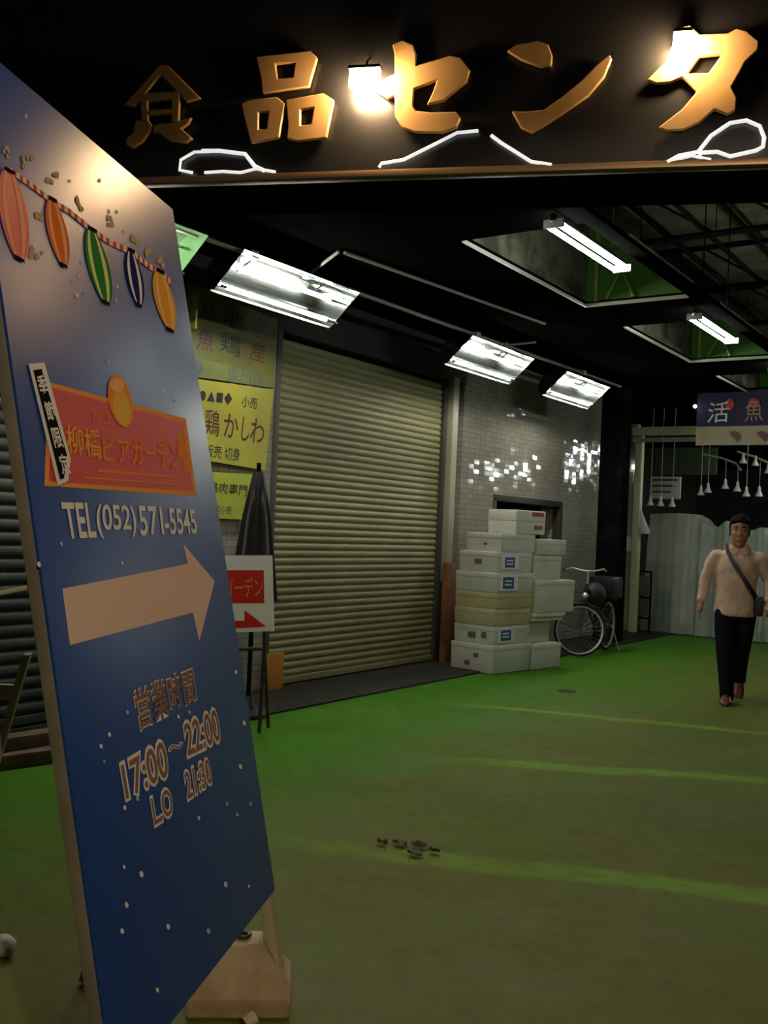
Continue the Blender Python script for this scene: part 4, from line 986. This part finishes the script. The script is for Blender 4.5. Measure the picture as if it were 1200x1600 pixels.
# shirt: torso, sleeves, collar, hem
mb = MB()
mb.loft([ering((x, .01, z), rx, ry, 28) for z, rx, ry, x in ((.80, .187, .137, -.005), (.87, .186, .137, 0), (.98, .18, .13, 0), (1.10, .182, .132, 0), (1.22, .196, .14, .004), (1.32, .202, .132, .006), (1.385, .178, .108, .008), (1.42, .11, .082, .01), (1.436, .068, .07, .01))])
limb(mb, [SHR+Vector((.07, 0, -.045)), SHR+Vector((.005, 0, -.035)), SHR.lerp(ELR, .45), ELR, ELR.lerp(WRR, .5), WRR+(ELR-WRR)*.08], [.06, .066, .064, .054, .048, .042]); limb(mb, [SHL+Vector((-.07, 0, -.045)), SHL+Vector((-.005, 0, -.035)), SHL.lerp(ELL, .45), ELL, ELL.lerp(WRL, .5), WRL+(ELL-WRL)*.08], [.06, .066, .064, .054, .048, .042])
sh = mb.build('shirt', shirt, man, local=True)
evald(sh, [('REMESH', dict(mode='VOXEL', voxel_size=.011)), ('SMOOTH', dict(factor=.6, iterations=5))])
tx = bpy.data.textures.new('folds', 'CLOUDS'); tx.noise_scale = .09
evald(sh, [('DISPLACE', dict(texture=tx, strength=.022, mid_level=.5))])
mb = MB()
for sx in (-1, 1): mb.loft([[Vector((HX+sx*x, y, z)) for x, y, z in r] for r in (((.004, -.105, 1.415), (.05, -.088, 1.455), (.075, -.02, 1.475), (.062, .06, 1.478)), ((.035, -.135, 1.375), (.085, -.105, 1.402), (.112, -.02, 1.425), (.085, .08, 1.432)))], closed_ring=False)
bmesh.ops.solidify(mb.bm, geom=mb.bm.faces[:], thickness=.006); mb.build('collar', mat('pale tan shirt collar', (.70, .50, .40), .8), man, local=True)
mb = MB()
for k in range(6): mb.sphere((HX-.004, -.128-.006*math.sin(k), 1.33-k*.085), .006, 8, (1, .5, 1))
mb.build('shirt_buttons', mat('pale buttons', (.55, .45, .36), .4), man, local=True)
# trousers
mb = MB()
mb.loft([ering((.003, .012, z), rx, ry, 24) for z, rx, ry in ((.76, .15, .115), (.80, .172, .122), (.86, .174, .124), (.92, .16, .112))])
limb(mb, [HPR, HPR.lerp(KNR, .5), KNR, KNR.lerp(ANR, .5), ANR+Vector((0, .01, -.005)), ANR+Vector((0, .02, -.045))], [.10, .095, .078, .070, .064, .066]); limb(mb, [HPL, HPL.lerp(KNL, .5), KNL, KNL.lerp(ANL, .5), ANL, ANL+(ANL-KNL).normalized()*.05], [.10, .095, .078, .070, .064, .066])
tr = mb.build('trousers', trou, man, local=True)
evald(tr, [('REMESH', dict(mode='VOXEL', voxel_size=.011)), ('SMOOTH', dict(factor=.6, iterations=4)), ])
# shoes
for A_, T_, pitch in ((ANR, TR_, 0), (ANL, TL_, 1)):
    d = (T_-A_); d2 = Vector((d.x, d.y, 0)).normalized() if not pitch else Vector((0, -.62, -.78)).normalized()
    up = Vector((0, 0, 1)) if not pitch else Vector((0, -.78, .62)); sd = d2.cross(up)
    base = Vector((A_.x, A_.y, 0)) if not pitch else A_-up*.085
    mb = MB(); R = []
    for q, wd, ht in ((-.075, .022, .05), (-.06, .036, .085), (-.01, .04, .10), (.05, .043, .085), (.11, .05, .06), (.16, .048, .048), (.195, .034, .036), (.212, .012, .018)):
        R.append([base+d2*q+sd*(math.cos(a)*wd)+up*(max(0, .5+.5*math.sin(a))**.8*ht+.002) for a in [2*math.pi*k/16 for k in range(16)]])
    mb.loft(R); mb.build('shoe', shoe, man, local=True)
# cross-body strap and small bag: carried things
M_ = man.matrix_basis
W = lambda x, y, z: M_ @ Vector((x, y, z))
bagm = mat('black nylon', (.010, .009, .012), .5)
t = thing('shoulder_bag', 'small black cross-body bag at the hip of the walking person', 'bag', W(.205, -.05, .93))
mb = MB(); mb.box((-.045, -.10, -.11), (.03, .08, .07), .025); 
for v in mb.bm.verts: v.co = W(.215, -.05, .93)+Matrix.Rotation(ang, 3, 'Z') @ v.co
mb.build('pouch', bagm, t)
pts = []
path = [(-.09, .09, 1.44), (-.10, .0, 1.462), (-.085, -.09, 1.40), (-.03, -.148, 1.30), (.04, -.165, 1.20), (.115, -.155, 1.09), (.175, -.12, 1.0), (.205, -.06, .95)]
L_ = [W(*p) for p in path]
mb = MB()
R = []
for i, p in enumerate(L_):
    d = (L_[min(i+1, len(L_)-1)]-L_[max(i-1, 0)]).normalized(); n = (p-W(HX, .02, path[i][2])); n.z = 0; n.normalize(); sd = d.cross(n).normalized()
    R.append([p+sd*.019+n*.004, p-sd*.019+n*.004, p-sd*.019-n*.004, p+sd*.019-n*.004])
mb.loft(R); mb.build('strap', bagm, t)
